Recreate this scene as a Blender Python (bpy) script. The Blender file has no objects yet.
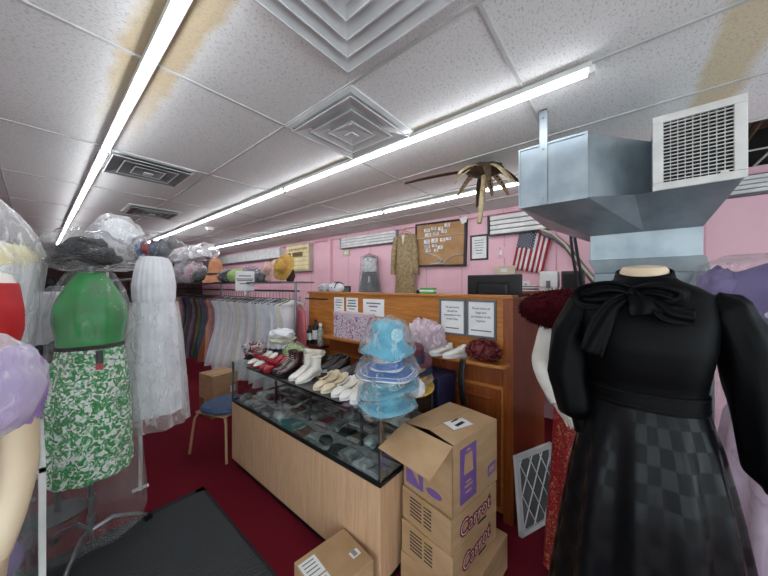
import bpy, math, random
from mathutils import Vector, Matrix, noise
R = math.radians
PI = math.pi
rnd = random.Random(7)
S = bpy.context.scene
COL = S.collection
H = 1.62
FX = Vector((0.7705, 0.6374, 0)); RX = Vector((0.6374, -0.7705, 0))

def at(px, py, X=None, Y=None, Z=None, d=None):
    """room point along the view ray of a photo pixel, on a plane X=, Y=, Z= or at depth d"""
    u = (px - 384) / 288.0; w = (286 - py) / 288.0
    v = FX + RX * u + Vector((0, 0, w))
    if d is None:
        if X is not None: d = X / v.x
        elif Y is not None: d = Y / v.y
        else: d = (Z - H) / v.z
    return Vector((0, 0, H)) + v * d

# ------------------------------------------------------------------ mesh builder
class MB:
    def __init__(s): s.v = []; s.f = []; s.m = []
    def add(s, vs, fs, m=0):
        o = len(s.v); s.v += [tuple(v) for v in vs]
        for f in fs: s.f.append(tuple(i + o for i in f)); s.m.append(m)
        return s
    def box(s, x0, x1, y0, y1, z0, z1, m=0, mat=None):
        vs = [Vector((x, y, z)) for z in (z0, z1) for y in (y0, y1) for x in (x0, x1)]
        if mat is not None: vs = [mat @ v for v in vs]
        return s.add(vs, [(0, 2, 3, 1), (4, 5, 7, 6), (0, 1, 5, 4), (2, 6, 7, 3), (0, 4, 6, 2), (1, 3, 7, 5)], m)
    def loft(s, rings, m=0, c0=True, c1=True, closed=True):
        n = len(rings[0]); o = len(s.v)
        for r in rings: s.v += [tuple(p) for p in r]
        for i in range(len(rings) - 1):
            for j in range(n if closed else n - 1):
                k = (j + 1) % n
                s.f.append((o + i * n + j, o + i * n + k, o + (i + 1) * n + k, o + (i + 1) * n + j)); s.m.append(m)
        if c0 and closed: s.f.append(tuple(o + j for j in range(n - 1, -1, -1))); s.m.append(m)
        if c1 and closed: s.f.append(tuple(o + (len(rings) - 1) * n + j for j in range(n))); s.m.append(m)
        return s
    def tube(s, pts, r, n=8, m=0, flat=1.0, caps=True, dense=0):
        pts = [Vector(p) for p in pts]; rings = []
        if dense:
            P = pts; q = list(r); pts = []; r = []
            for i in range(len(P) - 1):
                p0 = P[max(i - 1, 0)]; p1 = P[i]; p2 = P[i + 1]; p3 = P[min(i + 2, len(P) - 1)]
                for k in range(dense):
                    t = k / dense
                    pts.append(.5 * ((2 * p1) + (-p0 + p2) * t + (2 * p0 - 5 * p1 + 4 * p2 - p3) * t * t + (-p0 + 3 * p1 - 3 * p2 + p3) * t ** 3)); r.append(q[i] + (q[i + 1] - q[i]) * t)
            pts.append(P[-1]); r.append(q[-1])
        for i, p in enumerate(pts):
            a = pts[max(i - 1, 0)]; b = pts[min(i + 1, len(pts) - 1)]
            t = (b - a).normalized()
            if i == 0:
                up = Vector((0, 0, 1)) if abs(t.z) < .9 else Vector((0, 1, 0))
                sx = t.cross(up).normalized()
            else: sx = (sx - t * sx.dot(t)).normalized()
            sy = sx.cross(t).normalized()
            rr = r[i] if isinstance(r, (list, tuple)) else r
            rings.append([p + sx * rr * math.cos(2 * PI * k / n) + sy * rr * flat * math.sin(2 * PI * k / n) for k in range(n)])
        return s.loft(rings, m, caps, caps)
    def lathe(s, prof, n=32, c=(0, 0, 0), m=0, c0=False, c1=False, sx=1, sy=1, wob=0, seed=0, mat=None):
        rings = []
        for (r, z) in prof:
            ring = []
            for k in range(n):
                a = 2 * PI * k / n
                q = Vector((c[0] + r * sx * math.cos(a), c[1] + r * sy * math.sin(a), c[2] + z))
                if wob: q.z += wob * r * math.sin(3 * a + seed) + wob * .6 * r * math.sin(5 * a + seed * 2)
                ring.append(mat @ q if mat is not None else q)
            rings.append(ring)
        return s.loft(rings, m, c0, c1)
    def grid(s, fn, nu, nv, m=0):
        o = len(s.v)
        for i in range(nu + 1):
            for j in range(nv + 1): s.v.append(tuple(fn(i / nu, j / nv)))
        for i in range(nu):
            for j in range(nv):
                a = o + i * (nv + 1) + j
                s.f.append((a, a + nv + 1, a + nv + 2, a + 1)); s.m.append(m)
        return s
    def prism(s, pts, d, m=0):
        """flat outline (3D points) given thickness by vector d"""
        n = len(pts); d = Vector(d)
        vs = [Vector(p) for p in pts] + [Vector(p) + d for p in pts]
        return s.add(vs, [tuple(range(n - 1, -1, -1)), tuple(range(n, 2 * n))] +
                     [(i, (i + 1) % n, n + (i + 1) % n, n + i) for i in range(n)], m)
    def blob(s, c, rad, amp=.1, freq=3, seed=0, nu=28, nv=16, m=0, flat=None, mat=None, ridge=0):
        c = Vector(c); o = Vector((seed * 7.3, seed * 3.1, seed * 1.7)); rings = []
        for i in range(1, nv):
            th = PI * i / nv; ring = []
            for k in range(nu):
                a = 2 * PI * k / nu
                q = Vector((math.sin(th) * math.cos(a), math.sin(th) * math.sin(a), -math.cos(th)))
                e = noise.noise(q * freq + o)
                if ridge: e += ridge * (1 - 2 * abs(noise.noise(q * freq * 2.1 + o)))
                r = 1 + amp * e
                p = Vector((q.x * rad[0] * r, q.y * rad[1] * r, q.z * rad[2] * r))
                if flat is not None: p.z = max(p.z, flat)
                p = p + c
                ring.append(mat @ p if mat is not None else p)
            rings.append(ring)
        return s.loft(rings, m)
    def tiltz(s, k):
        s.v = [(x, y, z + k * y) for x, y, z in s.v]; return s
    def build(s, name, mats, parent=None, smooth=True, bevel=0, sub=0, thick=0, loc=None, auto=40, fix=True):
        me = bpy.data.meshes.new(name)
        me.from_pydata(s.v, [], s.f)
        if not isinstance(mats, (list, tuple)): mats = [mats]
        for m in mats: me.materials.append(m)
        me.polygons.foreach_set('material_index', s.m)
        if fix:
            import bmesh
            bm = bmesh.new(); bm.from_mesh(me)
            bmesh.ops.recalc_face_normals(bm, faces=bm.faces); bm.to_mesh(me); bm.free()
        if smooth:
            me.polygons.foreach_set('use_smooth', [True] * len(me.polygons))
            if auto:
                try: me.set_sharp_from_angle(angle=R(auto))
                except Exception: pass
        me.update()
        o = bpy.data.objects.new(name, me); COL.objects.link(o)
        if parent is not None: o.parent = parent
        if loc is not None: o.location = loc
        if thick:
            d = o.modifiers.new('thickness', 'SOLIDIFY'); d.thickness = thick; d.offset = 0
        if bevel:
            d = o.modifiers.new('bevel', 'BEVEL'); d.width = bevel; d.segments = 2; d.limit_method = 'ANGLE'; d.angle_limit = R(35)
        if sub:
            d = o.modifiers.new('smooth', 'SUBSURF'); d.levels = sub; d.render_levels = sub
        return o

def tag(o, label, cat, group=None):
    o['label'] = label; o['category'] = cat
    if group: o['group'] = group
    return o
def thing(name, label, cat, loc=(0, 0, 0), rz=0, group=None):
    o = bpy.data.objects.new(name, None); COL.objects.link(o)
    o.empty_display_size = .05; o.location = loc; o.rotation_euler = (0, 0, rz)
    return tag(o, label, cat, group)
ORD = ['first', 'second', 'third', 'fourth', 'fifth', 'sixth', 'seventh', 'eighth', 'ninth', 'tenth', 'eleventh', 'twelfth', 'thirteenth', 'fourteenth', 'fifteenth', 'sixteenth', 'seventeenth', 'eighteenth']
SEEN = {}
def nth(key):
    SEEN[key] = SEEN.get(key, -1) + 1; return ORD[SEEN[key]]
def place(o, loc=(0, 0, 0), rot=(0, 0, 0)):
    o.location = loc; o.rotation_euler = rot; return o
def struct(o): o['kind'] = 'structure'; return o
def kids(o): return [c for c in bpy.data.objects if c.parent == o]
def dup(o, loc, rot=(0, 0, 0), label=None, group=None, mats=None, parent=None):
    c = o.copy(); COL.objects.link(c)
    if parent is not None: c.parent = parent
    else:
        c.location = loc; c.rotation_euler = rot if not isinstance(rot, (int, float)) else (0, 0, rot)
    if label: c['label'] = label
    if group: c['group'] = group
    for ch in o.children:
        e = dup(ch, None, parent=c, mats=mats)
    if mats and c.type == 'MESH':
        for sl in c.material_slots:
            k = mats.get(sl.material.name)
            if k: sl.link = 'OBJECT'; sl.material = MAT[k]
    return c
def basis(right, up, loc=(0, 0, 0)):
    r = Vector(right).normalized(); u = Vector(up).normalized(); n = r.cross(u)
    M_ = Matrix((r, u, n)).transposed().to_4x4(); M_.translation = Vector(loc); return M_
def text(body, size, mat, parent, M_, name='lettering', align='CENTER', ext=.0006, sx=1, shear=0, off=0):
    cu = bpy.data.curves.new(name, 'FONT'); cu.body = body; cu.size = size; cu.extrude = ext
    cu.align_x = align; cu.align_y = 'CENTER'; cu.shear = shear; cu.offset = off; cu.resolution_u = 3
    t = bpy.data.objects.new('tmp', cu); COL.objects.link(t)
    bpy.context.view_layer.update()
    me = bpy.data.meshes.new_from_object(t.evaluated_get(bpy.context.evaluated_depsgraph_get()))
    bpy.data.objects.remove(t); me.name = name
    me.materials.clear(); me.materials.append(mat)
    me.transform(M_ @ Matrix.Diagonal((sx, 1, 1, 1)))
    o = bpy.data.objects.new(name, me); COL.objects.link(o); o.parent = parent
    return o

# ------------------------------------------------------------------ materials
MAT = {}
def srgb(h):
    if isinstance(h, str):
        c = [int(h[i:i + 2], 16) / 255 for i in (0, 2, 4)]
        return tuple(x / 12.92 if x <= .04045 else ((x + .055) / 1.055) ** 2.4 for x in c)
    return h
def newmat(name):
    m = bpy.data.materials.new(name); m.use_nodes = True; MAT[name] = m
    nt = m.node_tree
    return m, nt, nt.nodes['Principled BSDF'], nt.nodes, nt.links
def mixcol(nt, a, b, fac):
    n = nt.nodes.new('ShaderNodeMix'); n.data_type = 'RGBA'
    for sock, val in ((n.inputs[6], a), (n.inputs[7], b), (n.inputs[0], fac)):
        if hasattr(val, 'is_linked') or isinstance(val, bpy.types.NodeSocket): nt.links.new(val, sock)
        else: sock.default_value = (*val, 1) if isinstance(val, tuple) else val
    return n.outputs[2]
def coords(nt, scale=(1, 1, 1), kind='Object'):
    t = nt.nodes.new('ShaderNodeTexCoord'); mp = nt.nodes.new('ShaderNodeMapping')
    mp.inputs['Scale'].default_value = scale
    nt.links.new(t.outputs[kind], mp.inputs[0]); return mp.outputs[0]
def tex_noise(nt, vec, scale, detail=3, rough=.5, dist=0):
    n = nt.nodes.new('ShaderNodeTexNoise'); n.inputs['Scale'].default_value = scale
    n.inputs['Detail'].default_value = detail; n.inputs['Roughness'].default_value = rough
    n.inputs['Distortion'].default_value = dist; nt.links.new(vec, n.inputs['Vector']); return n.outputs[0]
def ramp(nt, fac, a, b, lo=(0, 0, 0), hi=(1, 1, 1)):
    n = nt.nodes.new('ShaderNodeValToRGB'); e = n.color_ramp.elements
    e[0].position = a; e[1].position = b; e[0].color = (*lo, 1); e[1].color = (*hi, 1)
    nt.links.new(fac, n.inputs[0]); return n.outputs[0]
def bump(nt, b, h, strength, dist=.01):
    n = nt.nodes.new('ShaderNodeBump'); n.inputs['Strength'].default_value = strength; n.inputs['Distance'].default_value = dist
    nt.links.new(h, n.inputs['Height']); nt.links.new(n.outputs[0], b.inputs['Normal'])
def mth(nt, op, a, b=None, c=None):
    n = nt.nodes.new('ShaderNodeMath'); n.operation = op
    for i, x in enumerate((a, b, c)):
        if x is None: continue
        if isinstance(x, bpy.types.NodeSocket): nt.links.new(x, n.inputs[i])
        else: n.inputs[i].default_value = x
    return n.outputs[0]
def M(name, col, rough=.6, metal=0, col2=None, ns=8, bs=0, bstr=.3, bd=.01, spec=.5, sheen=0, stretch=(1, 1, 1), lo=.35, hi=.65, coat=0):
    m, nt, b, N, L = newmat(name)
    col = srgb(col)
    b.inputs['Base Color'].default_value = (*col, 1); b.inputs['Roughness'].default_value = rough
    b.inputs['Metallic'].default_value = metal; b.inputs['Specular IOR Level'].default_value = spec
    if sheen: b.inputs['Sheen Weight'].default_value = sheen
    if coat: b.inputs['Coat Weight'].default_value = coat
    c2 = srgb(col2) if col2 else tuple(x * .82 for x in col)
    v = coords(nt, stretch)
    f = ramp(nt, tex_noise(nt, v, ns, 4), lo, hi)
    L.new(mixcol(nt, c2, col, f), b.inputs['Base Color'])
    if bs: bump(nt, b, tex_noise(nt, v, bs, 4), bstr, bd)
    return m
def emit(name, col, st):
    m, nt, b, N, L = newmat(name)
    e = N.new('ShaderNodeEmission'); e.inputs[0].default_value = (*srgb(col), 1); e.inputs[1].default_value = st
    L.new(e.outputs[0], N['Material Output'].inputs[0]); return m
def film(name, base=.10, streak=.5, scale=14, tint=(1, 1, 1), rough=.10, white=.22):
    """thin crinkled clear plastic"""
    m, nt, b, N, L = newmat(name)
    v = coords(nt, (1, 1, .42))
    n1 = tex_noise(nt, v, scale * .8, 3, .5, .3)
    rid = mth(nt, 'SUBTRACT', 1.0, mth(nt, 'MULTIPLY', mth(nt, 'ABSOLUTE', mth(nt, 'SUBTRACT', n1, .5)), 22))  # pale ridge streaks painted in as wrinkle highlights
    rid = mth(nt, 'MAXIMUM', rid, 0.0)
    rid = mth(nt, 'MULTIPLY', rid, ramp(nt, tex_noise(nt, coords(nt), scale * .45, 2), .42, .60))
    lw = N.new('ShaderNodeLayerWeight'); lw.inputs[0].default_value = .25
    fac = mth(nt, 'ADD', mth(nt, 'MULTIPLY', rid, streak), mth(nt, 'ADD', mth(nt, 'MULTIPLY', lw.outputs[1], .55), base))
    fac = mth(nt, 'MINIMUM', fac, .85)
    tr = N.new('ShaderNodeBsdfTransparent'); tr.inputs[0].default_value = (*tint, 1)
    b.inputs['Base Color'].default_value = (white * tint[0], white * tint[1], white * tint[2], 1); b.inputs['Roughness'].default_value = rough
    b.inputs['Specular IOR Level'].default_value = 1.0
    bump(nt, b, n1, .8, .04)
    mx = N.new('ShaderNodeMixShader'); L.new(fac, mx.inputs[0]); L.new(tr.outputs[0], mx.inputs[1]); L.new(b.outputs[0], mx.inputs[2])
    L.new(mx.outputs[0], N['Material Output'].inputs[0]); return m
def glass(name, base=.04):
    m, nt, b, N, L = newmat(name)
    lw = N.new('ShaderNodeLayerWeight'); lw.inputs[0].default_value = .35
    fac = mth(nt, 'ADD', mth(nt, 'MULTIPLY', lw.outputs[0], .22), base)
    tr = N.new('ShaderNodeBsdfTransparent'); tr.inputs[0].default_value = (.96, .985, .98, 1)
    g = N.new('ShaderNodeBsdfGlossy'); g.inputs['Roughness'].default_value = .03
    mx = N.new('ShaderNodeMixShader'); L.new(fac, mx.inputs[0]); L.new(tr.outputs[0], mx.inputs[1]); L.new(g.outputs[0], mx.inputs[2])
    L.new(mx.outputs[0], N['Material Output'].inputs[0]); return m
def wood(name, c1, c2, rough=.35, axis='z', scale=6, coat=.2):
    m, nt, b, N, L = newmat(name)
    st = {'z': (9, 9, .7), 'y': (9, .7, 9), 'x': (.7, 9, 9)}[axis]
    v = coords(nt, st)
    n = tex_noise(nt, v, scale, 6, .65, .8)
    L.new(mixcol(nt, srgb(c1), srgb(c2), ramp(nt, n, .35, .68)), b.inputs['Base Color'])
    b.inputs['Roughness'].default_value = rough; b.inputs['Coat Weight'].default_value = coat
    bump(nt, b, n, .08, .004); return m
def cells(name, c1, c2, scale, thr=.35, rough=.6, c3=None, dist=1.2):
    """printed fabric pattern"""
    m, nt, b, N, L = newmat(name)
    v = coords(nt, (1, 1, 1))
    n = tex_noise(nt, v, scale, 2, .5, dist)
    f = ramp(nt, n, thr, thr + .04)
    c = mixcol(nt, srgb(c1), srgb(c2), f)
    if c3:
        f2 = ramp(nt, tex_noise(nt, v, scale * 1.7, 2, .5, dist * .7), .58, .61)
        c = mixcol(nt, c, srgb(c3), f2)
    L.new(c, b.inputs['Base Color']); b.inputs['Roughness'].default_value = rough; return m

# carpet
m, nt, b, N, L = newmat('carpet')
v = coords(nt)
n = tex_noise(nt, v, 260, 3, .7); n2 = tex_noise(nt, v, 2.2, 4)
c = mixcol(nt, srgb('5a121f'), srgb('86212f'), ramp(nt, n, .35, .65))
c = mixcol(nt, c, srgb('6a1825'), ramp(nt, n2, .4, .75))
L.new(c, b.inputs['Base Color']); b.inputs['Roughness'].default_value = .95; b.inputs['Specular IOR Level'].default_value = .1
bump(nt, b, n, .6, .006)
# ribbed rubber mat
m, nt, b, N, L = newmat('mat_rubber')
v = coords(nt)
w = N.new('ShaderNodeTexWave'); w.bands_direction = 'Y'; w.inputs['Scale'].default_value = 17; w.inputs['Distortion'].default_value = .4
L.new(v, w.inputs['Vector'])
n = tex_noise(nt, v, 90, 4, .7)
c = mixcol(nt, srgb('2b2e30'), srgb('53575a'), mth(nt, 'MULTIPLY', w.outputs[1], n))
L.new(c, b.inputs['Base Color']); b.inputs['Roughness'].default_value = .85
bump(nt, b, mth(nt, 'ADD', w.outputs[1], mth(nt, 'MULTIPLY', n, .7)), .7, .008)
# ceiling tile with pits and old water stains
m, nt, b, N, L = newmat('ceiling_tile')
v = coords(nt)
pit = ramp(nt, tex_noise(nt, coords(nt, (1.0, 1.7, 1)), 75, 2, .55, .6), .565, .63)
tone = tex_noise(nt, v, 1.3, 3)
c = mixcol(nt, srgb('dcdbd8'), srgb('e8e7e5'), tone)
sep = N.new('ShaderNodeSeparateXYZ'); L.new(v, sep.inputs[0])
wob = mth(nt, 'MULTIPLY', mth(nt, 'SUBTRACT', tex_noise(nt, v, 7, 3), .5), .09)
def band(a, c0, hw, soft=.02):
    d = mth(nt, 'ABSOLUTE', mth(nt, 'SUBTRACT', mth(nt, 'ADD', a, wob), c0))
    mr = N.new('ShaderNodeMapRange'); mr.inputs[1].default_value = hw - soft; mr.inputs[2].default_value = hw + soft
    mr.inputs[3].default_value = 1; mr.inputs[4].default_value = 0; L.new(d, mr.inputs[0]); return mr.outputs[0]
s1 = mth(nt, 'MULTIPLY', band(sep.outputs[0], .345, .11), band(sep.outputs[1], .6, 1.7, .5))
s2 = mth(nt, 'MULTIPLY', band(sep.outputs[1], -.385, .085), band(sep.outputs[0], 1.6, .85, .03))
s3 = mth(nt, 'MULTIPLY', band(sep.outputs[0], 1.63, .06, .03), band(sep.outputs[1], 1.5, 1.0, .4))
c = mixcol(nt, c, srgb('cbb790'), mth(nt, 'MULTIPLY', s1, .9))
c = mixcol(nt, c, srgb('d2c39c'), mth(nt, 'MULTIPLY', s2, .85))
c = mixcol(nt, c, srgb('cdbb98'), mth(nt, 'MULTIPLY', s3, .6))
c = mixcol(nt, c, srgb('a09f9b'), mth(nt, 'MULTIPLY', pit, .5))
L.new(c, b.inputs['Base Color']); b.inputs['Roughness'].default_value = .9; b.inputs['Specular IOR Level'].default_value = .15
bump(nt, b, pit, -.6, .006)
# pink painted wall board
m, nt, b, N, L = newmat('pink_paint')
v = coords(nt)
w = N.new('ShaderNodeTexWave'); w.bands_direction = 'Y'; w.wave_profile = 'SAW'; w.inputs['Scale'].default_value = .52
L.new(v, w.inputs['Vector'])
groove = ramp(nt, w.outputs[1], .02, .035)
c = mixcol(nt, srgb('cf9ba8'), srgb('eec0ca'), groove)
c = mixcol(nt, c, srgb('e5b3c0'), ramp(nt, tex_noise(nt, v, 3, 4), .45, .8))
L.new(c, b.inputs['Base Color']); b.inputs['Roughness'].default_value = .6
bump(nt, b, groove, .3, .004)

M('white_metal', 'e9e9e6', .4); M('grid_metal', 'c6c6c3', .7, spec=.15); M('light_housing', 'd8d8d4', .4)
M('vent_grey', 'd6d7d6', .4, col2='c6c8c7', ns=5); M('vent_dark', '8d8f8f', .5, col2='7c7e7e', ns=5); M('dark_gap', '191919', .9); M('plenum', '1d1a18', .95)
M('far_wall', '5a4240', .8, col2='45302e', ns=2); M('left_paint', 'd9c3c8', .7)
emit('tube_glow', 'f4f8ff', 26.0)
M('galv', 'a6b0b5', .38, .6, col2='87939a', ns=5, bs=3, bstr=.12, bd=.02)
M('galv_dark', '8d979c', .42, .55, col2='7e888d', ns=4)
M('grille_white', 'd9d7d2', .45)
M('black_satin', '030304', .52, col2='050608', ns=6, spec=.10, bs=5, bstr=.15, bd=.02)
M('black_matte', '08080a', .6, spec=.25); M('black_gloss', '0b0b0d', .2); M('black_plastic', '16171a', .35)
m, nt, b, N, L = newmat('black_jacquard')
v = coords(nt)
sep = N.new('ShaderNodeSeparateXYZ'); L.new(v, sep.inputs[0])
ch = N.new('ShaderNodeTexChecker'); ch.inputs['Scale'].default_value = 19
wv = N.new('ShaderNodeCombineXYZ'); at2 = mth(nt, 'ARCTAN2', sep.outputs[1], sep.outputs[0])
L.new(mth(nt, 'MULTIPLY', at2, .27), wv.inputs[0]); wv.inputs[1].default_value = .025; L.new(mth(nt, 'ADD', sep.outputs[2], .011), wv.inputs[2])
L.new(wv.outputs[0], ch.inputs['Vector'])
c = mixcol(nt, srgb('020203'), srgb('07090d'), ch.outputs[1])
L.new(c, b.inputs['Base Color'])
L.new(mth(nt, 'SUBTRACT', .52, mth(nt, 'MULTIPLY', ch.outputs[1], .2)), b.inputs['Roughness'])
b.inputs['Specular IOR Level'].default_value = .2
M('skin_vinyl', 'd9c4a6', .45, col2='cdb797', ns=6); M('mannequin_white', 'e6e0d6', .5)
cells('green_leaf', 'f0f5ee', '158a38', 34, .455, .55, c3='8fd09c', dist=1.2)
M('green_satin', '12a044', .35, col2='0c7a33', ns=5, bs=6, bstr=.3, bd=.03)
M('red_cloth', 'c01018', .6, col2='a00c14', ns=5); M('lavender_cloth', 'aa8cc0', .6, col2='8a6ca6', ns=9)
M('purple_cloth', '75659a', .6, col2='5b4d80', ns=8); M('pale_lilac', 'd8c6d6', .6, col2='c8aec8', ns=9)
M('white_cloth', 'e9e9ec', .6, col2='d2d3d9', ns=9, bs=12, bstr=.25); M('cream_cloth', 'e6e0cf', .65, col2='d3cbb6', ns=9)
M('yellow_cloth', 'efe3ae', .6, col2='e4d490', ns=7); M('grey_cloth', '6f7276', .6, col2='4c4f54', ns=14)
M('dark_cloth', '22232a', .7, col2='14151a', ns=8); M('brown_cloth', '452a22', .8, col2='301c17', ns=6)
m_ = cells('paisley', '7a0f1c', 'a3202e', 26, .5, .5, c3='c08a60', dist=3.0)
M('burgundy_fur', '2c050b', .9, col2='460a14', ns=50, spec=.1)
M('burgundy_velvet', '571216', .6, col2='70201f', ns=20)
film('bag_clear', .07, .2, 17, white=.5, rough=.07); film('bag_white', .20, .4, 15, white=.95); film('bag_pink', .45, .4, 20, (1, .86, .92), white=.8)
film('bag_fine', .06, .55, 30, white=.6)
glass('case_glass'); glass('window_glass', .02)
wood('case_veneer', 'c59d78', 'd9b592', .4, 'z', 5, .1); wood('cherry', '7a3a18', '9c5426', .32, 'z', 5); wood('cherry_top', 'a3622a', 'c9853f', .35, 'y', 5)
wood('cherry_dark', '521e0e', '6f2c14', .35, 'z', 5)
M('toe_kick', '0e0c0c', .5); M('chrome', 'b9bcc0', .2, 1); M('steel_rail', '8b8e92', .3, .9)
M('cardboard', 'bb9a74', .85, col2='ae8c66', ns=6, stretch=(1, 1, 3)); M('cardboard_pale', 'c9a47c', .85, col2='bd966d', ns=6)
M('cardboard_dark', '8d683f', .9, col2='7d5a35', ns=6)
M('paper', 'eeeeec', .7, col2='e2e3e2', ns=5); M('ink', '25262a', .7); M('ink_red', '7b1630', .6); M('ink_pale', 'efe6dc', .6); M('ink_purple', '7a5a9c', .6); M('ink_grey', '6c6d72', .7)
M('tape', 'b4945f', .3)
M('turquoise', '6cb9cc', .6, col2='4498b4', ns=12, bs=60, bstr=.4, bd=.004); M('turq_pale', 'a9dbe6', .55); M('hat_white', 'e8ecf3', .6, bs=60, bstr=.3, bd=.003)
M('hat_blue', '3f74b4', .5, col2='2d5c9c', ns=30)
M('seat_blue', '4a5f80', .7, col2='3d506f', ns=40); M('chair_wood', 'b48a66', .4)
M('flag_red', 'a8182c', .7); M('flag_white', 'e8e4e4', .7); M('flag_blue', '22284a', .7)
M('kraft', 'b38d62', .8, col2='a47d52', ns=9); M('frame_black', '141214', .4); M('gold_cloth', 'a8936a', .5, col2='806d48', ns=24, bs=60, bstr=.3)
M('sign_cream', 'efe0a8', .5); M('sign_edge', 'c9c0b0', .5); M('letter_brown', '8a6420', .5)
M('palm_brown', '5a4630', .8, col2='3d2e20', ns=20); M('palm_tan', 'cfbd98', .7, col2='a08a62', ns=20)
M('green_box', '5fae52', .5); M('orange_cloth', 'c98a62', .6, col2='b67650', ns=10); M('straw', 'c9a24e', .7, col2='a9812f', ns=40, bs=90, bstr=.4); M('pink_straw', 'dcb8ac', .7, col2='c99c8e', ns=40)
M('lime_plush', 'a8c87a', .9, bs=70, bstr=.6); M('coral_cloth', 'cf6a70', .6)
M('maroon_leather', '3a1418', .3, col2='2a0d10', ns=20, coat=.3); M('white_leather', 'e7e4dc', .4, col2='dad5c9', ns=12); M('beige_leather', 'd6c6a8', .45, col2='c8b594', ns=12)
M('red_leather', '9c1624', .35); M('navy', '161d40', .5); M('floral_paper', 'd9c3cc', .6)
cells('floral', 'dccad3', '9a4660', 38, .53, .6, c3='8ea8c6'); cells('plaid', 'b9b3b0', '2c2a30', 26, .5, .7, c3='9c2030')
M('teal_pack', '3f9c9c', .4); M('red_pack', 'b83030', .4); M('grey_pack', 'a6aaa8', .25, col2='6e7472', ns=26); M('dark_pack', '4a4d50', .3, col2='25282a', ns=24); M('white_pack', 'dfe4e2', .2, col2='a9b2b0', ns=22); M('brown_pack', '7d6a58', .5); M('pink_pack', 'cf9aa8', .5)
M('beige_plate', 'd8c8ae', .5); M('aged_fur', '5e5a52', .9)
for nm, c in dict(g_olive='6f7a3a', g_rust='a35a34', g_slate='56617e', g_plum='5e4060', g_rose='c08a96', g_mauve='8c7690', g_tan='a68b6c', g_forest='2f4a38', g_wine='5a2230', g_grey='70727a', g_peach='d8a488', g_navy='30344e').items():
    M(nm, c, .6, col2=tuple(x * .7 for x in srgb(c)), ns=9)
for nm, c in dict(w_white='f6f6f8', w_ivory='efeadc', w_cool='e6e9f0', w_shell='f0e6e8').items():
    M(nm, c, .45, col2=tuple(x * .86 for x in srgb(c)), ns=7, bs=10, bstr=.3, bd=.02)
# ================================================================== SETTING
ZC = 2.65
struct(MB().box(-2.1, 4.1, -2.8, 12.4, -.12, 0).build('floor', MAT['carpet'], smooth=False))
struct(MB().box(4.0, 4.12, -2.8, 12.3, 0, 2.655).box(4.0, 4.12, -2.8, 12.3, 2.655, 3.2, 1).build('wall_right', [MAT['pink_paint'], MAT['plenum']], smooth=False))
struct(MB().box(-2.1, 4.12, 12.2, 12.32, 0, 3.2).build('wall_back', MAT['far_wall'], smooth=False))
w = MB().box(-2.12, -2.0, 1.2, 12.3, 0, 3.2).box(-2.12, -2.0, -2.8, 1.2, 0, .35).box(-2.12, -2.0, -2.8, 1.2, 2.45, 3.2)
struct(w.build('wall_left', MAT['left_paint'], smooth=False))
w = MB().box(-2.1, 4.1, -2.72, -2.6, 0, .35).box(-2.1, 4.1, -2.72, -2.6, 2.45, 3.2).box(3.6, 4.1, -2.72, -2.6, .35, 2.45)
struct(w.build('wall_front', MAT['left_paint'], smooth=False))
# shop windows behind and beside the camera
w = MB()
for x in (-2.0, -.1, 1.8, 3.56): w.box(x, x + .05, -2.7, -2.63, .35, 2.45)
w.box(-2.0, 3.6, -2.7, -2.63, .35, .40).box(-2.0, 3.6, -2.7, -2.63, 2.40, 2.45)
wf = struct(w.build('window_1', MAT['white_metal'], smooth=False))
MB().box(-1.95, 3.56, -2.672, -2.664, .4, 2.4).build('pane', MAT['window_glass'], wf, smooth=False)
w = MB()
for y in (-2.6, -.7, 1.15): w.box(-2.1, -2.03, y, y + .05, .35, 2.45)
w.box(-2.1, -2.03, -2.55, 1.15, .35, .40).box(-2.1, -2.03, -2.55, 1.15, 2.40, 2.45)
wf = struct(w.build('window_2', MAT['white_metal'], smooth=False))
MB().box(-2.072, -2.064, -2.55, 1.15, .4, 2.4).build('pane', MAT['window_glass'], wf, smooth=False)
# ceiling: lay-in tiles, two missing by the right wall, dark plenum above
GX = [1.02 + .61 * k for k in range(-5, 5)] + [4.0]; GX[0] = -2.0; GX[4] = .335
GY = [.40 + 1.27 * k for k in range(-2, 10)]; GY = [-2.6] + GY + [12.2]
c = MB()
for i in range(len(GX) - 1):
    for j in range(len(GY) - 1):
        if GX[i] > 2.8 and -1.0 < GY[j] < .35: continue
        if GX[i] > 2.8 and -2.3 < GY[j] < -.9: continue
        z = ZC + rnd.uniform(0, .004)
        c.box(GX[i], GX[i + 1], GY[j], GY[j + 1], z, z + .015)
c.box(-2.1, 4.1, -2.8, 12.3, 3.2, 3.25, 1)
struct(c.build('ceiling', [MAT['ceiling_tile'], MAT['plenum']], smooth=False))
g = MB()
for x in GX[1:-1]:
    g.box(x - .008, x + .008, -2.6, 12.2, ZC - .006, ZC + .002)
for y in GY[1:-1]:
    g.box(-2.0, 4.0, y - .008, y + .008, ZC - .0055, ZC + .002)
struct(g.build('trim_1', MAT['grid_metal'], smooth=False))
p = MB().box(2.9, 4.0, -2.1, .4, 2.98, 3.02)
for k in range(4): p.tube([(2.9, -1.9 + k * .55, 2.86 + .03 * k), (3.9, -1.8 + k * .5, 2.84)], .025, 8)
tag(p.build('roof_pipes', MAT['palm_brown']), 'dark pipes in the gap of the missing ceiling tiles at right', 'pipe')
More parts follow.
